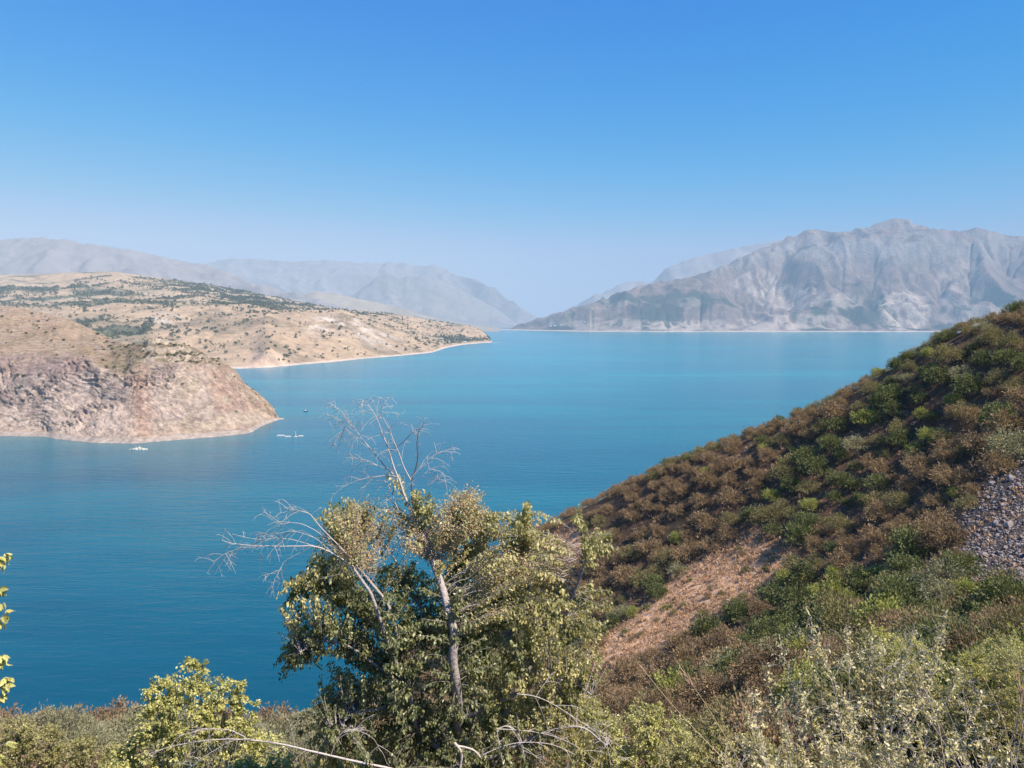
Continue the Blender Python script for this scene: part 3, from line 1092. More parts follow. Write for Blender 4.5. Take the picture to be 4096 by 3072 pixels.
def shrub_arrays(seed, nspray, nleaf, size, slim, flat, twiggy):
    """a shrub of crown radius 1 standing on the origin: sprays running out to an uneven dome, leaves along them"""
    rng = np.random.default_rng(seed)
    w = Wood()
    lobes = rvec(9, rng); lobes[:, 2] = np.abs(lobes[:, 2]) * 0.9
    P_, D_, = [], []
    for i in range(nspray):
        a = rng.uniform(0, 2 * math.pi)
        el = math.asin(rng.uniform(-0.05, 1.0))
        d = np.array((math.cos(a) * math.cos(el), math.sin(a) * math.cos(el), math.sin(el)))
        near = (lobes @ d).max()
        r = (0.62 + 0.42 * smooth(0.6, 1.0, near)) * rng.uniform(0.78, 1.08)
        tip = d * r * np.array((1, 1, flat)) + np.array((0, 0, 0.22))
        start = np.array((math.cos(a) * .12, math.sin(a) * .12, 0.0)) * rng.uniform(0, 1)
        ctrl = start * .5 + tip * .45 + np.array((0, 0, rng.uniform(0.05, 0.28))) + rvec(1, rng)[0] * 0.1
        pts = bez(start, ctrl, tip, 6)
        if i % twiggy == 0:
            w.tube(pts, np.linspace(0.022, 0.004, 6), 3)
        t = rng.uniform(0.42, 1.02, nleaf) ** 0.7
        k = np.minimum((t * 5).astype(int), 4); f = (t * 5 - k)[:, None]
        q = pts[k] * (1 - f) + pts[np.minimum(k + 1, 5)] * f
        side = rvec(nleaf, rng) * (0.05 + 0.12 * rng.uniform(0, 1, (nleaf, 1)) ** 1.5)
        P_.append(q + side)
        D_.append((tip - ctrl)[None] / np.linalg.norm(tip - ctrl) * 0.7 + side * 5 + rvec(nleaf, rng) * 0.45)
    pos = np.concatenate(P_); D = np.concatenate(D_)
    n = len(pos)
    N = rvec(n, rng) + np.array((0, 0, 0.8))
    keep = pos[:, 2] > 0.02
    pos, D, N = pos[keep], D[keep], N[keep]
    n = len(pos)
    V, F, k = leaves_arrays(pos, D, N, size * rng.uniform(0.6, 1.5, n), np.full(n, slim), True)
    tint = np.clip(rng.beta(2, 2, n) + 0.25 * (rng.uniform(0, 1, n) < .15), 0, 1)
    return w, V, F, np.repeat(tint, k)


STY = dict(brown=(0.105, 0.85, 0.9, 1), olive=(0.105, 0.75, 0.9, 2), green=(0.10, 1.2, 1.0, 3), lime=(0.10, 1.2, 0.95, 3), grey=(0.095, 0.9, 0.95, 2))
PROTO = {}
for ki, (kind, (size, slim, flat, tw)) in enumerate(STY.items()):
    for var in range(3 if kind in ('brown', 'olive', 'green') else 2):
        w, V, F, tint = shrub_arrays(1000 + ki * 10 + var, 165, 40, size * 0.60, slim, flat, tw)
        crown = mesh_data("crown", V, F, [KINDM[kind]], False, tint=tint)
        stems = w.build("stems", M_TWIG)
        # small far ones: crown and stems in one light mesh
        w2, V2, F2, t2 = shrub_arrays(1500 + ki * 10 + var, 100, 22, size * 0.90, slim, flat, tw * 3)
        wv = np.concatenate(w2.v); wf = np.concatenate(w2.f)
        far = mesh_data("shrub", np.concatenate([V2, wv]), [F2[0], wf + len(V2)], [KINDM[kind], M_TWIG], False,
                        tint=np.concatenate([t2, np.full(len(wv), .5)]), mat_index=np.concatenate([np.zeros(len(F2[0]), int), np.ones(len(wf), int)]))
        PROTO[kind, var] = (crown, stems, far, (V2, F2[0], t2))


def visible(x, y, ztop):
    t = np.linspace(0.15, 0.985, 26)[None, :]
    g = ground(x[:, None] * t, y[:, None] * t)
    los = H + (ztop - H)[:, None] * t
    return (g < los + 0.3).all(1)


C_ARR = np.array(CREST, float)
C_ARR = C_ARR[np.argsort(C_ARR[:, 0])]


def crest_v(u):
    return np.interp(u, C_ARR[:, 0], C_ARR[:, 1])


def shrub_spots():
    rng = np.random.default_rng(5)
    n = 16000
    x = rng.uniform(-110, 190, n); y = rng.uniform(24, 235, n)
    u0, v0 = project(x, y, np.full(n, 80.0))
    z = ground(x, y)
    u, v = project(x, y, z)
    ok = (u > -70) & (u < 1110) & (v < 850) & (v > 255) & (z > 2)
    ok &= ~((np.hypot(x, y) < 34) & (u < 700)) & (np.hypot(x, y) > 26)
    x, y, z, u, v = (a[ok] for a in (x, y, z, u, v))
    big = fbm(x / 14, y / 14, oct=2, seed=120)
    r = np.clip(2.35 + 1.1 * big + rng.normal(0, 0.65, len(x)), 0.9, 3.6)
    cd = v - crest_v(u)
    r = np.where(cd < 14, np.minimum(r, 1.9), r)
    r = np.where((u < 420), np.clip(r, 2.0, 3.2), r)
    cl = inside(CLEARING, u, v) | inside(CLEARING2, u, v)
    under = inside(CLEARING, u, v - 20) & ~cl
    r = np.where(under, np.minimum(r, 1.25), r)
    drop = (cl & (rng.uniform(0, 1, len(x)) > 0.22)) | (under & (rng.uniform(0, 1, len(x)) > .45))
    r = np.where(cl, np.clip(r * .35, .35, .95), r)
    sc = inside(SCREE, u, v)
    bare = inside([(925, 560), (905, 500), (945, 470), (1000, 462), (960, 520), (960, 570)], u, v) & (rng.uniform(0, 1, len(x)) < .72)
    bare |= (fbm(x / 8, y / 8, oct=2, seed=122) > 0.42) & (v > 380) & (rng.uniform(0, 1, len(x)) < .6)
    low = (u < 330) & (v < 735) & (rng.uniform(0, 1, len(x)) < .8)
    ok = ~(drop | sc | bare | low)
    x, y, z, u, v, r = (a[ok] for a in (x, y, z, u, v, r))
    vis = visible(x, y, z + r * 1.25)
    x, y, z, u, v, r = (a[vis] for a in (x, y, z, u, v, r))
    keep = []
    # the bright ones the photograph shows, first
    fixed = [(953, 398, 1.5, 'lime'), (922, 412, 1.3, 'lime'), (772, 494, 1.7, 'lime'), (810, 503, 1.8, 'lime'), (863, 498, 1.7, 'green'), (706, 468, 1.5, 'lime'), (678, 536, 1.9, 'lime'),
             (765, 445, 1.4, 'lime'), (877, 574, 1.7, 'lime'), (915, 447, 1.4, 'lime'), (955, 490, 1.3, 'lime'), (1010, 452, 2.9, 'grey'), (820, 590, 1.7, 'lime'), (835, 572, 1.4, 'lime'), (850, 600, 1.6, 'lime'), (905, 585, 1.9, 'green'), (940, 598, 2.0, 'grey'), (1000, 602, 1.9, 'lime'), (742, 640, 1.0, 'lime'), (757, 666, 0.9, 'lime')]
    hp, hok = hit([f[0] for f in fixed], [f[1] + 6 for f in fixed])
    fk = []
    for p, g, f in zip(hp, hok, fixed):
        if g:
            fk.append((p[0], p[1], p[2], f[0], f[1], f[2] * 1.2, f[3]))
    ax = [f[0] for f in fk]; ay = [f[1] for f in fk]; ar = [f[5] for f in fk]
    for i in rng.permutation(len(x)):
        A = np.array(ax); B = np.array(ay); R = np.array(ar)
        if len(A) and (((A - x[i]) ** 2 + (B - y[i]) ** 2) < (0.49 * (R + r[i])) ** 2).any():
            continue
        ax.append(x[i]); ay.append(y[i]); ar.append(r[i])
        keep.append(i)
    out = [dict(x=f[0], y=f[1], z=f[2], u=f[3], v=f[4], r=f[5], kind=f[6]) for f in fk]
    kn = fbm(x / 20, y / 20, oct=3, seed=121)
    for i in keep:
        g = kn[i] + rng.normal(0, 0.22)
        gz = smooth(545, 620, v[i]) * smooth(735, 800, u[i]) + 0.35 * smooth(900, 1000, u[i]) * smooth(480, 400, v[i])
        if u[i] < 330:
            kind = 'grey' if g > 0.12 else ('olive' if g > -.08 and u[i] > 60 else 'brown')
        else:
            s = g + 0.42 * gz
            kind = 'brown' if s < 0.07 else ('olive' if s < 0.33 else ('green' if s < 0.50 or rng.uniform() < .5 else ('grey' if rng.uniform() < .6 else 'lime')))
        out.append(dict(x=x[i], y=y[i], z=z[i], u=u[i], v=v[i], r=r[i], kind=kind))
    return out


def zone_of(s):
    u, v = s['u'], s['v']
    cd = v - crest_v(u)
    if u < 330:
        return "growing above the lake in the lower left corner"
    if u < 585 and v > 560:
        return "half hidden behind the tall bare-topped tree"
    if cd < 16:
        return ("on the crest beside the tall tree" if u < 650 else "on the lower crest against the lake" if u < 740 else "on the middle crest against the lake" if u < 830 else "on the upper crest against the lake" if u < 925 else "on the top of the crest against the mountain")
    if v > 650:
        return "at the gully bottom by the two long grass stalks" if u < 780 else "at the slope's foot behind the pale loose shrub"
    if v > 585 and u > 760:
        return "in the green thicket below the grey scree" if u > 900 else "in the green thicket right of the dry clearing"
    sx = min(math.hypot(u - a, v - b) for a, b in SCREE if a < 1030)
    if u > 900 and sx < 34:
        return "bordering the grey scree"
    ce = min(math.hypot(u - (a1 * (1 - t) + a2 * t), v - (b1 * (1 - t) + b2 * t)) for (a1, b1), (a2, b2) in zip(CLEARING, CLEARING[1:] + CLEARING[:1]) for t in (0, .25, .5, .75))
    if ce < 24:
        mid = 662 - (u - 583) * 0.53
        return "along the upper rim of the dry clearing" if v < mid else "along the lower rim of the dry clearing"
    if cd < 44:
        return "just under the crest near the tall tree" if u < 700 else "just under the middle of the crest" if u < 850 else "just under the upper crest"
    if cd < 90:
        return "on the open slope above the dry clearing" if u < 760 else "in the middle of the steep slope" if u < 890 else "on the high slope above the scree"
    return "on the slope left of the dry clearing" if u < 640 else "between the dry clearing and the scree" if u > 780 else "on the slope above the dry clearing"


KIND_WORDS = dict(brown="brown twiggy shrub", olive="dull olive shrub", green="dark green leafy shrub", lime="bright yellow-green shrub", grey="pale grey-green shrub")


def size_word(r):
    return "small" if r < 1.75 else ("large" if r > 2.7 else "middling")


def plant_shrubs():
    rng = np.random.default_rng(8)
    S = shrub_spots()
    for s in S:
        s['show'] = s['r'] / math.hypot(s['x'], s['y'])
    S.sort(key=lambda s: -s['show'])
    top = S[:300]
    byz = {}
    for s in top:
        s['zone'] = zone_of(s); s['sz'] = size_word(s['r'])
        byz.setdefault((s['kind'], s['sz'], s['zone']), []).append(s)
    for (kind, sz, zone), L in byz.items():
        L.sort(key=lambda s: s['u'])
        for i, s in enumerate(L):
            base = f"{sz} {KIND_WORDS[kind]} {zone}"
            if len(L) == 1:
                s['label'] = base
            elif len(L) == 2:
                s['label'] = f"left-hand {base}" if i == 0 else f"right-hand {base}"
            else:
                s['label'] = f"{ordinal(i)}-from-left {base}"
    done = set()
    for i, s in enumerate(top):
        kind = s['kind']
        var = int(rng.integers(0, 3 if kind in ('brown', 'olive', 'green') else 2))
        crown, stems, far, _ = PROTO[kind, var]
        sc = (s['r'], s['r'] * rng.uniform(.85, 1.1), s['r'] * rng.uniform(0.95, 1.35))
        rot = (rng.normal(0, .07), rng.normal(0, .07) - 0.06, rng.uniform(0, 6.28))
        if i < 130:
            o = link("shrub", None, None, (s['x'], s['y'], s['z'] - 0.12))
            link("crown", crown, o)
            link("stems", stems, o)
        else:
            o = link("shrub", far, None, (s['x'], s['y'], s['z'] - 0.12))
        o.scale = sc
        o.rotation_euler = rot
        tag(o, s['label'], "shrub", "shrubs covering the near hillside")
    # the rest: one mass
    VV, FF, TT, MI, n = [], [], [], [], 0
    mats = list(KINDM.values()); mi = {k: j for j, k in enumerate(KINDM)}
    for s in S[300:]:
        kind = s['kind']
        V, F, t = PROTO[kind, int(rng.integers(0, 2))][3]
        a = rng.uniform(0, 6.28)
        ca, sa = math.cos(a), math.sin(a)
        W = np.stack([V[:, 0] * ca - V[:, 1] * sa, V[:, 0] * sa + V[:, 1] * ca, V[:, 2] * rng.uniform(.85, 1.2)], 1) * s['r']
        VV.append(W + np.array((s['x'], s['y'], s['z'] - 0.12)))
        FF.append(F + n); TT.append(t); MI.append(np.full(len(F), mi[kind])); n += len(V)
    if VV:
        me = mesh_data("shrubbery", np.concatenate(VV), [np.concatenate(FF)], mats, False, tint=np.concatenate(TT), mat_index=np.concatenate(MI))
        tag(link("shrubbery", me), kind="stuff")
    print("shrubs", len(S), "range", S[0]['show'], S[min(299, len(S) - 1)]['show'])
    return S


SHRUBS = plant_shrubs()

# ================================================================ dry grass in the clearings and on the soil
M_GRASS = leaf_mat("dry_grass_blades", (0.36, 0.225, 0.135), (0.80, 0.56, 0.38), 0.15, 0.8, 0.1, 0.0)


def dry_grass():
    rng = np.random.default_rng(21)
    def px(n, box, test):
        u = rng.uniform(box[0], box[2], n); v = rng.uniform(box[1], box[3], n)
        k = test(u, v)
        p, ok = hit(u[k], v[k])
        return p[ok]
    tuf = [px(7500, (545, 525, 800, 680), lambda u, v: inside(CLEARING, u + rng.normal(0, 7, len(u)), v + rng.normal(0, 6, len(v))) | inside(CLEARING2, u, v)),
           px(2600, (560, 400, 1030, 640), lambda u, v: v > crest_v(u) + 8),
           px(1800, (0, 730, 1024, 775), lambda u, v: v > 0)]
    p = np.concatenate(tuf)
    nb = 7
    n = len(p) * nb
    base = np.repeat(p, nb, 0) + np.concatenate([rng.normal(0, .14, (n, 2)), np.full((n, 1), -0.03)], 1)
    D = rvec(n, rng) * 0.75 + np.array((0, 0, 0.8)) + np.repeat(rvec(len(p), rng) * .35, nb, 0)
    D[:, 2] = np.abs(D[:, 2])
    size = rng.uniform(.28, .85, n)
    V, F, k = leaves_arrays(base, D, rvec(n, rng), size, np.full(n, .30), True)
    tint = np.repeat(np.clip(np.repeat(rng.uniform(0, 1, len(p)) ** 1.3, nb) + rng.normal(0, .15, n), 0, 1), k)
    tag(link("dry_grass", mesh_data("dry_grass", V, F, [M_GRASS], False, tint=tint)), kind="stuff")


dry_grass()

# ================================================================ the scree
def rock_mesh(seed, sub=1, flat=0.62, name="stone", mats=()):
    rng = np.random.default_rng(seed)
    t = (1 + 5 ** .5) / 2
    v = np.array([(-1, t, 0), (1, t, 0), (-1, -t, 0), (1, -t, 0), (0, -1, t), (0, 1, t), (0, -1, -t), (0, 1, -t), (t, 0, -1), (t, 0, 1), (-t, 0, -1), (-t, 0, 1)]) / 1.9
    f = np.array([(0, 11, 5), (0, 5, 1), (0, 1, 7), (0, 7, 10), (0, 10, 11), (1, 5, 9), (5, 11, 4), (11, 10, 2), (10, 7, 6), (7, 1, 8), (3, 9, 4), (3, 4, 2), (3, 2, 6), (3, 6, 8), (3, 8, 9), (4, 9, 5), (2, 4, 11), (6, 2, 10), (8, 6, 7), (9, 8, 1)])
    v = v * rng.uniform(.6, 1.35, (12, 1)) * np.array((rng.uniform(.8, 1.35), rng.uniform(.6, 1.0), flat))
    # chop with a few planes for angular faces
    for q in rvec(5, rng):
        d = v @ q
        c = 0.55
        v = v - np.maximum(d - c, 0)[:, None] * q
    return v, f


def scree():
    M = plain_mat("scree_stone", (0.235, 0.205, 0.20), 0.9, 0.35, 0.7, 0.15, 0.4)
    m2, nt, out = M, M.node_tree, None
    rng = np.random.default_rng(31)
    # bed of the scree: a sheet of broken ground laid over the slope
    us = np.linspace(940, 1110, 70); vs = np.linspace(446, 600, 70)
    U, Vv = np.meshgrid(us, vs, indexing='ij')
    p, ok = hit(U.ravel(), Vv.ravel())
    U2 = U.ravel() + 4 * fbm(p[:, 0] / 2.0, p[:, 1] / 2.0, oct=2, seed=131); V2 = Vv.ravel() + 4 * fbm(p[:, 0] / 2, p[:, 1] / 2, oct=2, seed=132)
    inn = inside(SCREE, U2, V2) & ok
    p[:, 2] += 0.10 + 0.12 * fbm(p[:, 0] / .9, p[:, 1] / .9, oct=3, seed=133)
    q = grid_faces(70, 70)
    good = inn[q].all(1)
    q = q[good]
    used = np.unique(q)
    remap = np.full(len(p), -1); remap[used] = np.arange(len(used))
    col = np.tile(np.array((0.085, 0.075, 0.072)), (len(used), 1))  # shade between the stones put into the bed's dark colour
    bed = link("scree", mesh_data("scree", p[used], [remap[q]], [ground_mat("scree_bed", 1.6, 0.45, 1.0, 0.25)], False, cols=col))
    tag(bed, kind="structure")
    # stones: the 300 largest are parts of the scree, the small ones one mass
    n = 11500
    u = rng.uniform(945, 1100, n); v = rng.uniform(446, 600, n)
    k = inside(SCREE, u + rng.normal(0, 6, n), v + rng.normal(0, 6, n))
    pp, ok = hit(u[k], v[k])
    pp = pp[ok]
    size = np.clip(0.088 * np.exp(rng.normal(0, .66, len(pp))), 0.07, 0.85)
    un, vn = project(*pp.T)
    order = np.argsort(-size * (un < 1030))
    protos = []
    for i in range(8):
        vv, ff = rock_mesh(200 + i)
        protos.append((mesh_data("stone", vv, [ff], [M], False), vv, ff))
    for j in order[:300]:
        o = link("stone", protos[int(rng.integers(0, 8))][0], bed, pp[j] + np.array((0, 0, 0.12 + size[j] * .2)))
        o.scale = (size[j],) * 3
        o.rotation_euler = (rng.normal(0, .35), rng.normal(0, .35), rng.uniform(0, 6.28))
    VV, FF, nn = [], [], 0
    for j in order[300:]:
        _, vv, ff = protos[int(rng.integers(0, 8))]
        a = rng.uniform(0, 6.28)
        R = np.array(((math.cos(a), -math.sin(a), 0), (math.sin(a), math.cos(a), 0), (0, 0, 1)))
        T = np.array(((1, 0, rng.normal(0, .4)), (0, 1, rng.normal(0, .4)), (rng.normal(0, .4), rng.normal(0, .4), 1)))
        VV.append(vv @ T.T @ R.T * size[j] + pp[j] + np.array((0, 0, 0.1 + size[j] * .2)))
        FF.append(ff + nn); nn += len(vv)
    tag(link("loose_stones", mesh_data("loose_stones", np.concatenate(VV), [np.concatenate(FF)], [M], False), bed), kind="stuff")


scree()

# ================================================================ scrub on the headland and the trees of the long hill
M_FARTREE = leaf_mat("far_tree_foliage", (0.055, 0.070, 0.034), (0.115, 0.120, 0.060), 0.05, 0.9, 0.05, 0.3)
M_FARSCRUB = leaf_mat("quarry_scrub_foliage", (0.075, 0.075, 0.035), (0.165, 0.145, 0.075), 0.05, 0.9, 0.05, 0.35)


def far_crown(seed, n, size):
    """small tree seen from far off: leaf clumps through an uneven crown on a short trunk"""
    rng = np.random.default_rng(seed)
    d = rvec(n, rng); d[:, 2] = np.abs(d[:, 2]) * 1.1 - 0.15
    lob = rvec(6, rng)
    r = (0.65 + 0.4 * smooth(.5, 1, (d @ lob.T).max(1))) * rng.uniform(.55, 1.0, n)
    pos = d * r[:, None] * np.array((1, 1, .85)) + np.array((0, 0, .55))
    V, F, k = leaves_arrays(pos, rvec(n, rng), rvec(n, rng), size * rng.uniform(.7, 1.4, n), np.full(n, 1.4), True)
    w = Wood()
    w.tube([(0, 0, -.25), (0.03, 0, .3), (0.0, 0.04, .7)], [.09, .07, .03], 4)
    return V, F[0], np.repeat(rng.uniform(0, 1, n), k), w


def tree_mesh(seed, n, size, mat):
    V, F, t, w = far_crown(seed, n, size)
    wv = np.concatenate(w.v); wf = np.concatenate(w.f)
    return mesh_data("tree", np.concatenate([V, wv]), [F, wf + len(V)], [mat, M_TWIG], False, tint=np.concatenate([t, np.full(len(wv), .5)]),
                     mat_index=np.concatenate([np.zeros(len(F), int), np.ones(len(wf), int)]))


def far_plants():
    rng = np.random.default_rng(77)
    # ---- headland scrub
    X, Y, Z, u, v, R = (HEAD[k] for k in ("X", "Y", "Z", "u", "v", "R"))
    T = [tree_mesh(900 + i, 130, .34, M_FARSCRUB) for i in range(4)]
    named = [(17.5, 376, 2.6), (40, 375, 2.2), (22, 387, 2.0), (142, 387, 2.0), (135, 388, 1.5), (171, 405.5, 1.2), (39, 329, 2.2), (46, 333, 2.2), (26, 334, 2.6), (64, 341, 2.4), (47, 321, 1.8), (33, 325, 1.5), (126, 371, 1.8), (74, 386, 1.4), (170, 361, 1.1), (184, 360, 1.4), (215, 378, 1.3), (12, 400, 1.5), (236, 412, 1.2)]
    spots = []
    N_ = slope_of(X, Y, Z)
    facing = (N_[..., 1] * -1 + N_[..., 2] * 0.25) > -0.05
    for (a, b, s) in named:
        d2 = (u - a) ** 2 + (v - b) ** 2 + (~facing) * 100 + (R > 6) * 1000
        i, j = np.unravel_index(d2.argmin(), d2.shape)
        spots.append((X[i, j], Y[i, j], Z[i, j], s, a, b))
    dens = np.zeros_like(X)
    dens += HEAD['knob'] * 1.0 * (R < 6)
    dens += smooth(90, 108, u) * smooth(148, 138, u) * (R > 3.9) * (R < 6) * 1.6
    dens += (R > 4) * (R < 6) * 0.30
    dens += HEAD['cliff'] * 0.035
    dens *= facing * (u > -60)
    dens *= smooth(-.5, .3, HEAD['n2'] + fbm(X / 20, Y / 20, oct=2, seed=140))
    w_ = (dens / dens.sum()).ravel()
    pick = rng.choice(X.size, 270, replace=False, p=w_)
    for q in pick:
        spots.append((X.flat[q], Y.flat[q], Z.flat[q], float(np.clip(rng.lognormal(.2, .45), .6, 2.8)), u.flat[q], v.flat[q]))
    spots.sort(key=lambda s: -s[3])
    groups = {}
    for s in spots:
        a, b = s[4], s[5]
        z = ("on the terraced knob of the headland" if a > 140 and b < 366 else "in the green hollow left of the terraced knob" if a > 90 and b < 374 else "on the tan hilltop of the headland" if b < 345 else "on the flat shelf above the quarry wall" if b < 359 else "on the orange streaked quarry wall" if a > 115 and a < 200 else "on the headland's right flank" if a >= 200 else "on the grey quarry wall at the left")
        sz = "large dark" if s[3] > 1.9 else "middling" if s[3] > 1.15 else "small" if s[3] > .75 else "tiny"
        groups.setdefault((sz, z), []).append(s)
    for (sz, z), L in groups.items():
        L.sort(key=lambda s: s[4])
        for i, s in enumerate(L):
            lab = f"{sz} green bush {z}" if len(L) == 1 else (f"{ordinal(i)}-from-left {sz} green bush {z}")
            o = link("bush", T[int(rng.integers(0, 4))], None, (s[0], s[1], s[2] - s[3] * .1))
            o.scale = (s[3] * rng.uniform(.9, 1.3), s[3], s[3] * rng.uniform(.8, 1.1))
            o.rotation_euler = (0, 0, rng.uniform(0, 6.28))
            tag(o, lab, "bush", "bushes scattered over the headland")
    # ---- trees of the long hill
    X, Y, Z, u, v = (HILL[k] for k in ("X", "Y", "Z", "u", "v"))
    dens = 0.14 + 1.7 * smooth(.35, .8, HILL['gully']) + 1.5 * HILL['wood'] + 0.25 * smooth(-.1, .35, fbm(X / 120, Y / 120, oct=4, seed=150))
    dens += 2.2 * smooth(437, 447, u) * smooth(345.5, 341, v) * smooth(335, 337, v) * smooth(494, 484, u)
    dens += 0.7 * smooth(310, 304, v) * smooth(120, 200, u)
    dens *= (1 - HILL['field'] * .93) * (1 - HILL['face'] * .8) * (Z > 7) * (u > -40) * (u < 500)
    area = np.abs(np.gradient(X, axis=0)) * np.abs(np.gradient(Y, axis=1))
    # density per picture area as well as per ground area, so the near gullies are not starved
    w_ = (dens * area * (np.hypot(X, Y) < 5000)).ravel(); w_ /= w_.sum()
    clump = smooth(-.15, .35, fbm(X / 60, Y / 60, oct=3, seed=151)).ravel() + .08
    w_ = w_ * clump; w_ /= w_.sum()
    pick = rng.choice(X.size, 14000, replace=True, p=w_)
    jx = rng.normal(0, 4, len(pick)); jy = rng.normal(0, 5, len(pick))
    pts = np.stack([X.flat[pick] + jx, Y.flat[pick] + jy, Z.flat[pick]], 1)
    # keep heights on the slope after the jitter
    i0, j0 = np.unravel_index(pick, X.shape)
    s = np.clip(rng.lognormal(1.22, .40, len(pick)), 1.4, 7.0)
    NN = HILL['N'].reshape(-1, 3)[pick]
    pts[:, 2] -= (NN[:, 0] * jx + NN[:, 1] * jy) / np.maximum(NN[:, 2], .3)
    named = [(149, 321, 8), (152, 326, 7), (145, 324, 7), (142, 334, 7), (140, 331, 6), (152, 320, 7), (147, 329, 8), (143, 327, 7), (151, 323, 8), (147, 326, 8), (144, 332, 7.5), (149, 330, 7), (139, 335, 7), (163, 325, 4), (172, 331, 4.5), (179, 333, 6.5), (172, 336, 6), (178, 338.5, 5.5), (186, 334.5, 5), (166, 330, 5), (161, 328, 4), (160, 319.6, 4), (299, 350, 5.5), (406, 350.5, 5), (288, 357, 6), (285, 356, 5), (290, 354.5, 5), (324, 333, 5.5), (326, 331.5, 5), (341, 328, 6), (339, 330, 5), (342, 331, 5)]
    np_ = []
    for a, b, r in named:
        d2 = (u - a) ** 2 + (v - b) ** 2
        i, j = np.unravel_index(d2.argmin(), d2.shape)
        np_.append((X[i, j], Y[i, j], Z[i, j], r * 1.25))
    allp = np.concatenate([np.array(np_)[:, :3], pts]); alls = np.concatenate([np.array(np_)[:, 3], s])
    dist = np.hypot(allp[:, 0], allp[:, 1])
    # hidden behind the headland or the front crest? keep those; they cost nothing
    pu, pv = project(*allp.T)
    hid = (pu < 270) & (pv > np.interp(pu, [0, 21, 47, 72, 93, 115, 147, 172, 206, 235, 270], [306, 308, 313, 321, 330, 341, 341, 343, 356, 371, 407]))
    order = np.argsort(-alls / dist * (~hid))
    T = [tree_mesh(950 + i, 70, .42, M_FARTREE) for i in range(4)]
    G = {}
    for q in order[:300]:
        a, b = pu[q], pv[q]
        z = ("in the dark grove below the pale outcrop" if abs(a - 145) < 12 and b > 318 and b < 338 else "in the village belt by the far shore" if a > 436 else ("on the skyline" if b < np.interp(a, np.array(HILL_SIL)[:, 0], np.array(HILL_SIL)[:, 1]) + 6 else "on the orchard slope") + (" above the white bluff" if a > 290 else " above the pink shore bluff" if a > 200 else " above the terraced knob" if a > 110 else " above the tan hilltop") if b < 308 else "below the white bluff of the long hill" if a > 320 else "on the ridge above the shore gravel" if a > 240 else "on the tan slope behind the terraced knob" if a > 140 else "in the gullied slope behind the tan hilltop")
        sz = "large round" if alls[q] > 5 else "middling" if alls[q] > 3.2 else "small"
        G.setdefault((sz, z), []).append(q)
    for (sz, z), L in G.items():
        L.sort(key=lambda q: pu[q])
        for i, q in enumerate(L):
            lab = f"{sz} dark tree {z}" if len(L) == 1 else (f"{ordinal(i)}-from-left {sz} dark tree {z}")
            r = alls[q]
            o = link("tree", T[int(rng.integers(0, 4))], None, allp[q] - np.array((0, 0, r * .08)))
            o.scale = (r * rng.uniform(.9, 1.2), r, r * rng.uniform(.85, 1.2))
            o.rotation_euler = (0, 0, rng.uniform(0, 6.28))
            tag(o, lab, "tree", "trees scattered over the long hill")
    rest = order[300:]
    rest = rest[~hid[rest]]
    lowp = [far_crown(970 + i, 11, .95)[:3] for i in range(5)]
    VV, FF, TT, nn = [], [], [], 0
    for q in rest:
        V, F, t = lowp[int(rng.integers(0, 5))]
        VV.append(V * alls[q] + allp[q]); FF.append(F + nn); TT.append(np.clip(t * .6 + rng.uniform(0, .4), 0, 1)); nn += len(V)
    tag(link("far_woods", mesh_data("far_woods", np.concatenate(VV), [np.concatenate(FF)], [M_FARTREE], False, tint=np.concatenate(TT))), kind="stuff")


far_plants()


M_WALL = plain_mat("limewashed_wall", (0.72, 0.70, 0.66), 0.9, 0.08, 0.3, 0.1)
M_ROOF = plain_mat("pale_sheet_roof", (0.58, 0.58, 0.60), 0.6, 0.1, 0.3, 0.3)
M_PANE = plain_mat("dark_window", (0.03, 0.035, 0.045), 0.2, 0.1, 0.3, 0.5)


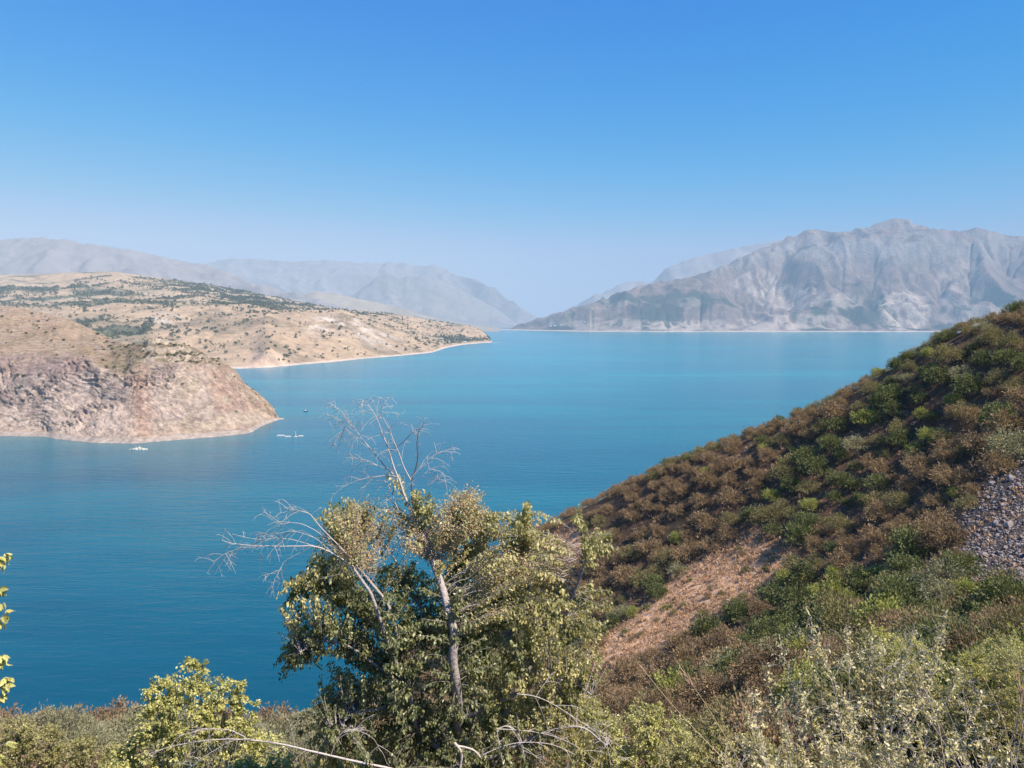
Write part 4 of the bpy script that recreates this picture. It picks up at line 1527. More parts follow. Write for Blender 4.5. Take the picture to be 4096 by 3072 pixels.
def houses():
    """the few whitewashed houses by the far shores: walls, gabled roof, windows"""
    def mesh(kind):
        V, F = [], []
        if kind == "wall":
            V = [(-1, -.5, -.3), (1, -.5, -.3), (1, .5, -.3), (-1, .5, -.3), (-1, -.5, .42), (1, -.5, .42), (1, .5, .42), (-1, .5, .42), (-1, 0, .72), (1, 0, .72)]
            return mesh_data("wall", np.array(V, float), [np.array([(0, 1, 5, 4), (2, 3, 7, 6)]), np.array([(1, 2, 6, 9, 5), (3, 0, 4, 8, 7)])], [M_WALL])
        if kind == "roof":
            V = [(-1.08, -.6, .38), (1.08, -.6, .38), (1.08, 0, .76), (-1.08, 0, .76), (1.08, .6, .38), (-1.08, .6, .38), (-1.08, -.6, .33), (1.08, -.6, .33), (1.08, 0, .70), (-1.08, 0, .70), (1.08, .6, .33), (-1.08, .6, .33)]
            return mesh_data("roof", np.array(V, float), [np.array([(0, 1, 2, 3), (3, 2, 4, 5), (7, 6, 9, 8), (8, 9, 11, 10), (0, 6, 7, 1), (5, 4, 10, 11)])], [M_ROOF])
        V = [(-.14, -.02, -.14), (.14, -.02, -.14), (.14, -.02, .14), (-.14, -.02, .14), (-.14, .02, -.14), (.14, .02, -.14), (.14, .02, .14), (-.14, .02, .14)]
        return mesh_data("window", np.array(V, float), [np.array([(0, 1, 2, 3), (5, 4, 7, 6), (0, 3, 7, 4), (1, 5, 6, 2), (3, 2, 6, 7), (0, 4, 5, 1)])], [M_PANE])
    W, Rf, Wi = mesh("wall"), mesh("roof"), mesh("window")
    rng = np.random.default_rng(3)
    left = [(440.6, 339.6, 9), (448.4, 342.2, 11), (456.9, 338.9, 6), (459.3, 342, 5), (465, 342.2, 7), (471, 339.2, 5)]
    right = [(551, 326.6, 12), (555, 326.2, 14), (561, 325.5, 10), (568, 325.5, 10), (578, 325.8, 9), (585, 322.3, 9), (593, 322.7, 16)]
    for L, G, side in ((left, (HILL['X'], HILL['Y'], HILL['Z'], HILL['u'], HILL['v']), "in the wooded village under the long hill's end"), (right, GRIDS[100], "on the green shore under the big mountain's left foot")):
        X, Y, Z, u, v = G
        for i, (a, b, s) in enumerate(L):
            d2 = (u - a) ** 2 + (v - b) ** 2 + (Z < 2.5) * 50
            k = np.unravel_index(d2.argmin(), d2.shape)
            o = link("house", None, None, (X[k], Y[k], Z[k] + s * .18))
            o.scale = (s, s, s * .8)
            o.rotation_euler = (0, 0, rng.normal(0, .35))
            tag(o, f"{ordinal(i)}-from-left white gabled house {side}", "house", "white houses by the far shores")
            link("wall", W, o); link("roof", Rf, o)
            for x in (-.55, 0, .55):
                wv = link("window", Wi, o, (x, -.5, .1))


houses()

# ================================================================ the foreground plants
M_BARK = plain_mat("pale_bark", (0.36, 0.325, 0.31), 0.85, 0.55, 22.0, 0.2, 0.5)
M_DEAD = plain_mat("bleached_twig_bark", (0.47, 0.43, 0.415), 0.85, 0.5, 30.0, 0.2)
M_DARKBARK = plain_mat("dark_bark", (0.11, 0.09, 0.085), 0.85, 0.4, 22.0, 0.2)
M_LEAF = leaf_mat("tree_leaf", (0.090, 0.115, 0.045), (0.420, 0.430, 0.215), 0.36, 0.36, 0.5, 0.12)
M_YLEAF = leaf_mat("yellowing_leaf", (0.20, 0.21, 0.075), (0.62, 0.56, 0.27), 0.34, 0.4, 0.45, 0.12)
M_DRYLEAF = leaf_mat("dry_seed_leaf", (0.30, 0.225, 0.12), (0.62, 0.49, 0.29), 0.25, 0.7, 0.15, 0.1, 1.0)
M_BUSHLEAF = leaf_mat("sapling_leaf", (0.17, 0.195, 0.055), (0.58, 0.55, 0.21), 0.30, 0.38, 0.45, 0.12)
M_PALELEAF = leaf_mat("pale_shrub_leaf", (0.24, 0.22, 0.105), (0.72, 0.65, 0.41), 0.36, 0.42, 0.45, 0.12)
LEAFMESH = {}


def leaf_protos(mat, wid):
    k = (mat.name, wid)
    if k not in LEAFMESH:
        V = LEAF_V * np.array((1, wid, 1))
        LEAFMESH[k] = [mesh_data("leaf", V, [LEAF_T, LEAF_Q], [mat], False, tint=np.full(8, t)) for t in (0.25, 0.5, 0.75, 1.0)]
    return LEAFMESH[k]


class Plant:
    def __init__(self, seed):
        self.rng = np.random.default_rng(seed)
        self.wood = {}
        self.L = {}

    def w(self, key):
        return self.wood.setdefault(key, Wood())

    def leaves(self, mat, pos, D, N, size, wid, tint, small=False):
        self.L.setdefault((mat.name, small), [mat, []])[1].append((pos, D, N, size, wid, tint))

    def side_twigs(self, key, pts, r, length, n, depth=1, t0=0.25, droop=0.35, sides=3):
        """bare side shoots that arch off a branch and droop at the tip"""
        rng = self.rng
        pts = np.asarray(pts)
        m = len(pts)
        for i in range(n):
            t = rng.uniform(t0, 1.0) * (m - 1)
            k = min(int(t), m - 2)
            p = pts[k] + (pts[k + 1] - pts[k]) * (t - k)
            T = pts[k + 1] - pts[k]; T = T / (np.linalg.norm(T) + 1e-9)
            d = T * 0.7 + rvec(1, rng)[0] * 0.85
            d[1] *= 0.7
            d /= np.linalg.norm(d)
            l = length * rng.uniform(.35, 1.0) * (1.05 - .45 * t / m)
            c = p + d * l * .55 + np.array((0, 0, .10 * l))
            e = p + d * l + np.array((0, 0, -droop * l * rng.uniform(0, 1))) + rvec(1, rng)[0] * .12 * l
            q = bez(p, c, e, 6)
            self.w(key).tube(q, np.linspace(r, r * .45, 6), sides)
            if depth > 0 and l > .12:
                self.side_twigs(key, q, r * .72, l * .55, int(rng.integers(1, 4)), depth - 1, .3, droop)

    def leafy_twig(self, key, p0, p1, r, nl, mat, size, wid=1.0, hang=0.75, tint=(0, 1), small=False, arch=0.12, t0=0.35, spread=0.02):
        rng = self.rng
        d = p1 - p0
        l = np.linalg.norm(d) + 1e-6
        c = p0 + d * .5 + np.array((0, 0, arch * l)) + rvec(1, rng)[0] * .12 * l
        q = bez(p0, c, p1, 8)
        self.w(key).tube(q, np.linspace(r, .0016, 8), 3)
        t = np.sort(rng.uniform(t0, 1.0, nl)) * 7
        k = np.minimum(t.astype(int), 6); f = (t - k)[:, None]
        pos = q[k] * (1 - f) + q[k + 1] * f + rng.normal(0, spread, (nl, 3))
        T = q[k + 1] - q[k]; T /= np.linalg.norm(T, axis=1, keepdims=True) + 1e-9
        D = T * .5 + rvec(nl, rng) * .75 + np.array((0, 0, -hang * 1.5))
        N = rvec(nl, rng) * .9 + np.array((0.25, -.35, .55))
        tt = np.clip(rng.uniform(tint[0], tint[1]) + rng.normal(0, .16, nl), 0, 1)
        self.leaves(mat, pos, D, N, size * rng.uniform(.65, 1.2, nl), wid * rng.uniform(.8, 1.15, nl), tt, small)

    def finish(self, name, base, label, cat, mats, group=None, single=300, leafname="foliage"):
        """root Empty at the base; every wood mesh, up to 300 leaves one by one, the rest of the leaves as one mass per kind"""
        base = np.asarray(base, float)
        root = link(name, None, None, base)
        tag(root, label, cat, group)
        for key, w in self.wood.items():
            if w.n:
                nm = key[0] if isinstance(key, tuple) else key
                o = link(nm, w.build(nm, mats.get(nm, M_BARK), base), root)
                if nm in ("twigs", "bare_twigs"):
                    o["kind"] = "stuff"
        cand = []
        packs = []
        for (mn, small), (mat, lst) in self.L.items():
            pos, D, N, size, wid, tint = (np.concatenate([x[i] for x in lst]) for i in range(6))
            packs.append([mat, small, pos, D, N, size, wid, tint, np.ones(len(pos), bool)])
        if single:
            allsc = []
            for pi, pk in enumerate(packs):
                if pk[1]:
                    continue
                pos, size = pk[2], pk[5]
                u, v = project(*pos.T)
                dist = np.linalg.norm(pos - np.array((0, 0, H)), axis=1)
                Dn, S, N2 = basis(pk[3], pk[4])
                view = (pos - np.array((0, 0, H))) / dist[:, None]
                sc = size / dist ** 1.5 * (0.4 + np.abs((N2 * view).sum(1))) * ((u > -4) & (u < 1028) & (v > 0) & (v < 770))
                allsc += [(s, pi, i) for i, s in enumerate(sc) if s > 0]
            allsc.sort(reverse=True)
            for s, pi, i in allsc[:single]:
                mat, small, pos, D, N, size, wid, tint, keep = packs[pi]
                keep[i] = False
                Dn, S, N2 = basis(D[i:i + 1], N[i:i + 1])
                M = Matrix(((Dn[0, 0] * size[i], S[0, 0] * size[i], N2[0, 0] * size[i], pos[i, 0] - base[0]),
                            (Dn[0, 1] * size[i], S[0, 1] * size[i], N2[0, 1] * size[i], pos[i, 1] - base[1]),
                            (Dn[0, 2] * size[i], S[0, 2] * size[i], N2[0, 2] * size[i], pos[i, 2] - base[2]), (0, 0, 0, 1)))
                o = link("leaf", leaf_protos(mat, 1.0)[int(min(tint[i] * 4, 3))], root)
                o.matrix_basis = M
        for mat, small, pos, D, N, size, wid, tint, keep in packs:
            if keep.any():
                V, F, k = leaves_arrays(pos[keep] - base, D[keep], N[keep], size[keep], wid[keep], small)
                nm = "dry_sprays" if mat is M_DRYLEAF else leafname
                o = link(nm, mesh_data(nm, V, F, [mat], False, tint=np.repeat(tint[keep], k)), root)
                o["kind"] = "stuff"
        return root


def c5(pts, d=10.0, dd=None):
    """pixels of the tree's close-up -> points about d metres away"""
    pts = np.array(pts, float)
    u = 212.5 + pts[:, 0] * .2293; v = 387.5 + pts[:, 1] * .2293
    dep = d + (0 if dd is None else np.interp(np.linspace(0, 1, len(pts)), np.linspace(0, 1, len(dd)), dd))
    return P(u, v, dep).T


def c1(pts, d=10.0, dd=None):
    pts = np.array(pts, float)
    u = 275 + pts[:, 0] * .0904; v = 395 + pts[:, 1] * .0904
    dep = d + (0 if dd is None else np.interp(np.linspace(0, 1, len(pts)), np.linspace(0, 1, len(dd)), dd))
    return P(u, v, dep).T


def tall_tree():
    T = Plant(51)
    rng = T.rng
    bx = P(462, 860, 10.2)
    base = np.array((bx[0], 10.2, float(ground(bx[0], 10.2)[0])))
    SK = []                                            # skeleton points leafy twigs can spring from

    def limb(key, pts, r0, r1, sides=7, live=True, n=None):
        q = spline(pts, n or max(8, len(pts) * 4))
        q = q + np.cumsum(rng.normal(0, .0018, q.shape), 0)
        T.w(key).tube(q, np.linspace(r0, r1, len(q)), sides, .5)
        if live:
            SK.append(q)
        return q
    # standing stems
    main = np.concatenate([[base - np.array((0, 0, .3))], c5([(1078, 1659), (1075, 1450), (1065, 1300), (1050, 1180), (1060, 1090), (1035, 980), (1005, 870), (965, 765), (930, 660), (895, 590)], 10.0, (0.0, -.75, -.75, -.4, 0))])
    limb(("trunk", 0), main, .075, .034, 9, True, 50)
    limb(("trunk", 1), np.concatenate([[main[1] + np.array((-.05, .1, 0))], c5([(905, 1500), (880, 1410), (850, 1310), (800, 1190), (755, 1080), (722, 980), (690, 900), (640, 830), (600, 770)], 9.7, (0, -.3, -.35, -.3))]), .032, .015, 9, True, 44)
    limb(("branch", 0), c5([(1062, 1080), (1064, 960), (1066, 840), (1060, 700), (1075, 600)], 10.1), .03, .012)
    limb(("branch", 1), c5([(800, 1190), (810, 1100), (775, 960), (725, 890), (665, 820), (610, 760)], 9.6), .026, .016)
    E = limb(("branch", 2), np.concatenate([[main[1]], c5([(1240, 1480), (1320, 1330), (1400, 1190), (1480, 1070), (1540, 1022), (1552, 950), (1590, 860), (1625, 760), (1645, 660)], 9.9, (0, .2, .1))]), .045, .010, 7)
    limb(("branch", 3), c5([(1065, 1300), (1130, 1150), (1200, 1010), (1260, 880), (1330, 760), (1370, 640)], 10.3, (0, .4)), .03, .008)
    limb(("branch", 4), c5([(1050, 1180), (960, 1050), (900, 950), (850, 860), (790, 740), (700, 640)], 10.4, (0, .4)), .03, .008)
    limb(("branch", 5), c5([(850, 1310), (700, 1200), (580, 1120), (470, 1100), (380, 1150)], 9.8, (0, -.2)), .025, .007)
    limb(("branch", 6), c5([(755, 1080), (640, 980), (540, 900), (450, 850), (380, 850)], 9.9, (0, .2)), .022, .006)
    limb(("branch", 7), c5([(1075, 1450), (1250, 1380), (1400, 1300), (1550, 1280), (1650, 1340)], 9.7, (0, -.2)), .028, .008)
    limb(("branch", 8), c5([(880, 1410), (760, 1400), (620, 1430), (520, 1500)], 9.6, (0, -.2)), .022, .007)
    limb(("branch", 9), c5([(1078, 1659), (1250, 1600), (1420, 1520), (1600, 1480), (1720, 1560)], 9.4, (0, -.2)), .03, .008)
    limb(("branch", 10), c5([(1035, 980), (1060, 880), (1090, 740), (1110, 600), (1120, 500)], 10.3, (0, .2)), .022, .006)
    limb(("branch", 11), c5([(1240, 1480), (1380, 1420), (1500, 1400)], 9.9), .02, .006)
    # bare top: the stems the photograph shows bleached and leafless
    bare = [([(1590, 1659), (1560, 1500), (1500, 1300), (1440, 1130), (1390, 970), (1350, 890), (1300, 760), (1260, 620), (1210, 470), (1150, 320), (1110, 220), (1030, 90)], .030, .005),
            ([(1030, 90), (980, 60), (960, 130)], .004, .0025), ([(1030, 90), (1100, 20), (1180, 40)], .004, .0025),
            ([(1500, 940), (1430, 800), (1370, 640), (1310, 500), (1250, 340), (1190, 230), (1180, 180), (1205, 70)], .014, .0035),
            ([(1310, 880), (1180, 750), (1040, 580), (960, 480), (880, 380), (800, 295), (740, 190), (630, 140)], .012, .0030),
            ([(1340, 900), (1180, 895), (1050, 915), (880, 950), (760, 1010)], .011, .0035),
            ([(1230, 820), (1120, 770), (1000, 720), (880, 700), (820, 650)], .007, .0028),
            ([(1500, 930), (1580, 830), (1680, 730), (1770, 660), (1880, 625), (1940, 650)], .007, .0028),
            ([(800, 295), (720, 300), (650, 335)], .004, .0025), ([(960, 480), (890, 460), (830, 460), (815, 540)], .0045, .0025),
            ([(880, 390), (800, 345), (760, 385), (720, 440)], .004, .0025), ([(1560, 1430), (1400, 1280), (1300, 1190), (1200, 1110)], .014, .006),
            ([(1350, 1250), (1290, 1090), (1240, 990), (1200, 940)], .010, .004), ([(1700, 1000), (1800, 930), (1900, 900)], .005, .0025), ([(1660, 870), (1720, 820), (1780, 850), (1770, 950)], .004, .0025)]
    for i, (pts, r0, r1) in enumerate(bare):
        q = limb(("dead_branch", i), c1(pts, 9.95, (0, rng.normal(0, .15))), r0 * .68, max(r1 * .75, .0024), 6, False)
        n = int(np.clip(len(pts) * 1.9, 2, 18))
        T.side_twigs("bare_twigs", q, .0034, .42, n, 2, .2, .5)
    dark = [([(1530, 1300), (1505, 960), (1540, 860), (1575, 700), (1565, 560), (1580, 420), (1620, 360), (1645, 290)], .016, .004),
            ([(1270, 620), (1390, 540), (1500, 430), (1580, 385), (1630, 368)], .007, .0035)]
    for i, (pts, r0, r1) in enumerate(dark):
        q = limb(("dark_branch", i), c1(pts, 10.0), r0 * .75, r1 * .7, 6, False)
        T.side_twigs("bare_twigs", q, .0029, .36, 9, 2, .25, .5)
    arms = [([(600, 770), (520, 720), (440, 690), (330, 690), (230, 690), (100, 685), (40, 668)], .022, .004), ([(610, 760), (560, 700), (480, 620), (430, 560), (400, 545), (340, 535), (300, 545), (290, 490)], .016, .003),
            ([(560, 705), (480, 650), (420, 610), (350, 595), (270, 610), (230, 640), (225, 680)], .010, .003), ([(520, 720), (450, 660), (360, 630), (280, 640)], .008, .003),
            ([(440, 690), (330, 660), (200, 662), (90, 640)], .008, .0028), ([(230, 690), (120, 700), (60, 720), (0, 760)], .005, .0025), ([(440, 690), (360, 730), (310, 760), (290, 800), (250, 865)], .005, .0025)]
    for i, (pts, r0, r1) in enumerate(arms):
        q = limb(("dead_branch", 50 + i), c5(pts, 9.35, (0, -.1)), r0 * .5, max(r1 * .65, .002), 6, False)
        T.side_twigs("bare_twigs", q, .0034, .45, 10, 2, .3, .45)
    low = [([(1055, 1550), (1085, 1600), (1070, 1700)], .035, .03), ([(1060, 1560), (1110, 1570), (1150, 1590), (1175, 1620)], .026, .02),
           ([(1240, 1490), (1290, 1480), (1340, 1530), (1360, 1640), (1370, 1760)], .014, .006), ([(1240, 1490), (1250, 1560), (1270, 1660)], .012, .006), ([(1250, 1490), (1400, 1500), (1550, 1540), (1700, 1640)], .012, .004),
           ([(1180, 1600), (1300, 1555), (1440, 1550), (1560, 1590), (1680, 1680)], .013, .004), ([(1330, 1335), (1420, 1350), (1520, 1400), (1640, 1480), (1740, 1520)], .012, .004), ([(1640, 1480), (1720, 1540), (1790, 1640)], .008, .003)]
    for i, (pts, r0, r1) in enumerate(low):
        q = limb(("dead_branch", 80 + i), c5(pts, 9.1), r0 * .5, r1 * .55, 7, False)
        if r1 < .01:
            T.side_twigs("bare_twigs", q, .0034, .5, 9, 2, .2, .35)
    bough = [([(425, 790), (400, 772), (360, 762), (323, 754), (294, 747), (272, 742), (250, 739.6), (217, 739.5), (178, 745.5), (147, 755)], .03, .006), ([(250, 739), (232, 741), (215, 750), (200, 760), (186, 770)], .012, .005),
             ([(245, 737), (228, 729.5), (205, 729), (176, 736)], .010, .004), ([(330, 757), (340, 735), (352, 730), (372, 738), (380, 752)], .009, .003)]
    for i, (pts, r0, r1) in enumerate(bough):
        a = np.array(pts)
        q = limb(("dead_branch", 100 + i), P(a[:, 0], a[:, 1], 9.0 + 0 * a[:, 0]).T, r0 * .55, r1 * .6, 7, False)
        T.side_twigs("bare_twigs", q, .0034, .5, 12, 2, .15, .25)
    # tangles of bare twigs inside the crown
    for q in SK:
        T.side_twigs("bare_twigs", q, .0029, .40, 9, 1, .35, .3)
    # leafy crown
    S = np.concatenate(SK)
    lobes = [(900, 1020, 260, 190, .25, 26, 'f'), (1000, 1300, 320, 190, .25, 36, 'f'), (1000, 1560, 420, 110, .3, 50, 'f'), (650, 610, 165, 120, .35, 95, 'd'), (560, 545, 85, 50, .25, 34, 'y'), (1095, 535, 105, 100, .35, 85, 'd'), (500, 800, 130, 100, .4, 62, 'y'), (430, 1130, 120, 80, .35, 36, 'g'), (330, 1190, 70, 55, .2, 12, 'g'), (350, 900, 60, 60, .25, 14, 'y'),
             (850, 930, 240, 150, .5, 120, 'g'), (1150, 830, 170, 150, .5, 95, 'g'), (950, 1200, 320, 180, .5, 140, 'g'), (1330, 700, 140, 140, .45, 110, 'm'), (1280, 850, 120, 120, .45, 40, 'm'), (1420, 930, 140, 130, .45, 62, 'y'),
             (1400, 1240, 250, 170, .5, 130, 'y'), (1690, 680, 80, 70, .3, 16, 'y'), (1690, 960, 70, 100, .3, 15, 'y'), (690, 1380, 240, 150, .5, 90, 'g'), (1090, 1470, 280, 170, .5, 120, 'g'), (1530, 1470, 230, 150, .5, 105, 'y'),
             (560, 1570, 150, 90, .4, 45, 'y'), (1290, 590, 60, 55, .25, 16, 'y'), (1372, 530, 12, 38, .1, 5, 'y'), (1590, 550, 25, 30, .1, 4, 'y'), (925, 480, 60, 50, .2, 9, 'y'), (800, 370, 60, 25, .1, 2, 'y'), (960, 620, 60, 80, .3, 12, 'y'), (1250, 1000, 160, 160, .5, 60, 'g'),
             (450, 980, 150, 110, .4, 34, 'g'), (560, 1350, 140, 100, .4, 32, 'g'), (620, 900, 150, 110, .45, 46, 'g'), (560, 1040, 110, 90, .4, 30, 'g'), (690, 1150, 150, 120, .5, 44, 'g'), (620, 1260, 120, 100, .45, 30, 'g'), (850, 1600, 250, 90, .5, 50, 'g'), (1300, 1640, 300, 80, .5, 60, 'y'), (1600, 1150, 110, 90, .4, 30, 'y'), (1000, 690, 160, 70, .3, 24, 'm'), (870, 640, 60, 80, .3, 22, 'd')]
    M = dict(f=(.1, .95), g=(.05, .85), y=(.0, 1.0), m=(.2, 1.0))
    for (cx, cy_, rx, ry, rd, n, typ) in lobes:
        cc = c5([(cx, cy_)], {'g': 10.15, 'f': 9.35}.get(typ, 10.0))[0]
        k = 10.0 / F_PX * .2293
        for i in range(int(n * (1.75 if typ == 'g' else 1.8))):
            o = rvec(1, rng)[0] * rng.uniform(.35, 1.0) ** .6 * 1.12
            tip = cc + np.array((o[0] * rx * k, o[1] * rd * 1.9, o[2] * ry * k))
            up = S + np.array((0, 0, .12))
            d = np.linalg.norm(up - (tip + np.array((0, 0, -.12))), axis=1)
            j = d.argmin()
            st = S[j]
            l = np.linalg.norm(tip - st)
            if l > .75:
                s0 = st
                st = tip + (st - tip) * .7 / l
                T.w("twigs").tube(bez(s0, (s0 + st) / 2 + np.array((0, 0, .1 * l)), st, 6), np.linspace(.007, .0045, 6), 4)
            if typ == 'd' or (typ == 'm' and rng.uniform() < .6):
                T.leafy_twig("twigs", st, tip, .0045, int(rng.integers(34, 60)), M_DRYLEAF, .030, 1.0, .3, (.1, .9), True, .1, .25, .035)
                if rng.uniform() < .45:
                    T.leafy_twig("twigs", st, tip + rng.normal(0, .06, 3), .004, int(rng.integers(4, 10)), M_LEAF, .06, 1.0, .8, (.55, 1.0))
            else:
                T.leafy_twig("twigs", st, tip, .0052, int(rng.integers(26, 44)), M_YLEAF if typ in 'ym' else M_LEAF, .052, 1.05, .75, M[typ], bool(rng.uniform() < .45), .12, .3, .022)
    T.finish("tree", base, "tall slender tree with bleached bare top and drooping green leaves before the lake", "tree",
             dict(trunk=M_BARK, branch=M_BARK, dead_branch=M_DEAD, dark_branch=M_DARKBARK, bare_twigs=M_DEAD, twigs=M_BARK))


tall_tree()


def leafy_bush(name, seed, u, v_top, v_bot, halfw, d, n, label, cat, mat=M_BUSHLEAF, leaf=.055, nl=(16, 28), hang=.35, tint=(.25, 1.0), lobes=None, twig=.0045, single=150, stems=7, group=None, small=.7):
    """rounded leafy bush: stems fan out from the base to lobes of the outline (u, v, radius in pixels)"""
    T = Plant(seed)
    rng = T.rng
    b = P(u, v_bot, d)
    base = np.array((b[0], d, float(ground(b[0], d)[0])))
    k = d / F_PX
    SK = []
    lobes = lobes or [(u, (v_top + v_bot) / 2, halfw)]
    for (lu, lv, lr) in lobes:
        c = P(lu, lv, d)
        for s in range(max(1, stems // len(lobes))):
            e = c + rvec(1, rng)[0] * lr * k * .5
            q = spline(np.array([base - np.array((0, 0, .1)), base + (e - base) * .4 + rvec(1, rng)[0] * .08 + np.array((0, 0, .1)), e]), 12)
            T.w("stems").tube(q, np.linspace(.022, .006, 12), 5)
            SK.append(q[4:])
    S = np.concatenate(SK)
    tot = sum(l[2] ** 2 for l in lobes)
    for (lu, lv, lr) in lobes:
        c = P(lu, lv, d)
        for i in range(max(3, int(n * lr * lr / tot))):
            o = rvec(1, rng)[0] * rng.uniform(.45, 1.0) ** .5
            tip = c + o * lr * k * np.array((1, 1.1, 1)) * rng.uniform(.85, 1.12)
            if tip[2] < base[2] + .02:
                continue
            j = np.linalg.norm(S - (tip + np.array((0, 0, -.25 * lr * k))), axis=1).argmin()
            st = S[j]
            l = np.linalg.norm(tip - st)
            if l > .8:
                s0 = st
                st = tip + (st - tip) * .7 / l
                T.w("twigs").tube(bez(s0, (s0 + st) / 2, st, 4), np.linspace(.006, .0045, 4), 3)
            T.leafy_twig("twigs", st, tip, twig, int(rng.integers(*nl)), mat, leaf, 1.15, hang, tint, bool(rng.uniform() < small), .05, .3, leaf * .35)
    return T.finish(name, base, label, cat, dict(stems=M_BARK, twigs=M_BARK), group, single)


leafy_bush("bush", 61, 190, 655, 790, 60, 14.0, 1150, "bright yellow-green leafy bush with upright tips standing before the blue water", "bush",
           lobes=[(190, 712, 36), (187, 681, 20), (190, 664, 9), (203, 668, 8), (152, 720, 25), (165, 695, 20), (149, 690, 10), (162, 689, 8), (222, 716, 26), (220, 690, 16), (238, 698, 11), (239, 686, 7), (243, 722, 17), (200, 744, 34), (152, 750, 30), (125, 762, 20), (255, 712, 4), (262, 752, 28), (257, 705, 3)], stems=26)
leafy_bush("bush", 62, 640, 700, 820, 60, 15.5, 1000, "low yellow-green leafy bush right of the tall tree under the long grass stalks", "bush",
           mat=M_BUSHLEAF, leaf=.050, hang=.5, tint=(.3, 1.0), lobes=[(590, 720, 24), (610, 735, 30), (640, 722, 26), (670, 738, 30), (600, 762, 26), (640, 760, 30), (690, 765, 26), (655, 712, 12), (575, 745, 24)], stems=16)
leafy_bush("bush", 63, 318, 705, 740, 20, 34.0, 150, "small round grey-green bush at the water's edge between the leafy bush and tall tree", "bush",
           mat=M_GREY, leaf=.10, hang=0, tint=(.2, .9), lobes=[(303, 721, 13), (313, 718, 9)], stems=6, single=0, small=1.0)
leafy_bush("bush", 64, 300, 740, 820, 60, 11.0, 480, "sprawling light green growth under the fallen bleached bough at the bottom edge", "bush",
           mat=M_BUSHLEAF, leaf=.055, hang=.7, tint=(.2, 1.0), lobes=[(280, 772, 24), (330, 770, 22), (375, 766, 22), (240, 778, 22), (110, 775, 20), (180, 782, 26)], stems=12)
M_SOFT = leaf_mat("soft_olive_leaf", (0.17, 0.16, 0.065), (0.48, 0.44, 0.21), 0.35, 0.6, 0.2, 0.1)
M_SOFTLIME = leaf_mat("soft_lime_leaf", (0.25, 0.255, 0.08), (0.58, 0.55, 0.22), 0.38, 0.6, 0.2, 0.1)
leafy_bush("bush", 65, 985, 640, 790, 60, 19.0, 1000, "soft olive-green bush with fine foliage at the right edge of the foreground", "bush",
           mat=M_SOFT, leaf=.060, hang=-.2, tint=(.35, 1.0), lobes=[(985, 690, 40), (1020, 670, 36), (955, 725, 36), (1015, 730, 44), (925, 700, 26), (905, 670, 22), (880, 655, 20)], stems=18, single=0, small=1.0)
leafy_bush("bush", 66, 1005, 650, 790, 60, 17.5, 480, "yellow-green fine-leaved bush topping the olive bush at the right edge", "bush",
           mat=M_SOFTLIME, leaf=.050, hang=-.2, tint=(.2, .9), lobes=[(1010, 660, 30), (1032, 690, 26), (915, 655, 18), (880, 642, 20), (898, 648, 16), (945, 672, 22), (975, 660, 16)], stems=10, single=0, small=1.0)
leafy_bush("bush", 67, 740, 745, 830, 40, 12.5, 520, "light olive fine-leaved bush at the bottom edge below the split grass seed head", "bush",
           mat=M_SOFT, leaf=.045, hang=0, tint=(.2, 1.0), lobes=[(740, 758, 26), (780, 766, 24), (705, 750, 22), (760, 744, 16), (722, 736, 14), (670, 760, 22)], stems=12, single=0, small=1.0)
leafy_bush("bush", 68, 55, 720, 800, 60, 24.0, 760, "broad soft grey-green bush in the lower left corner above the blue water", "bush",
           mat=M_SOFT, leaf=.075, hang=-.1, tint=(.0, .9), lobes=[(12, 736, 20), (45, 742, 20), (84, 748, 17), (112, 756, 14), (20, 760, 24), (65, 764, 22)], stems=16, single=0, small=1.0)


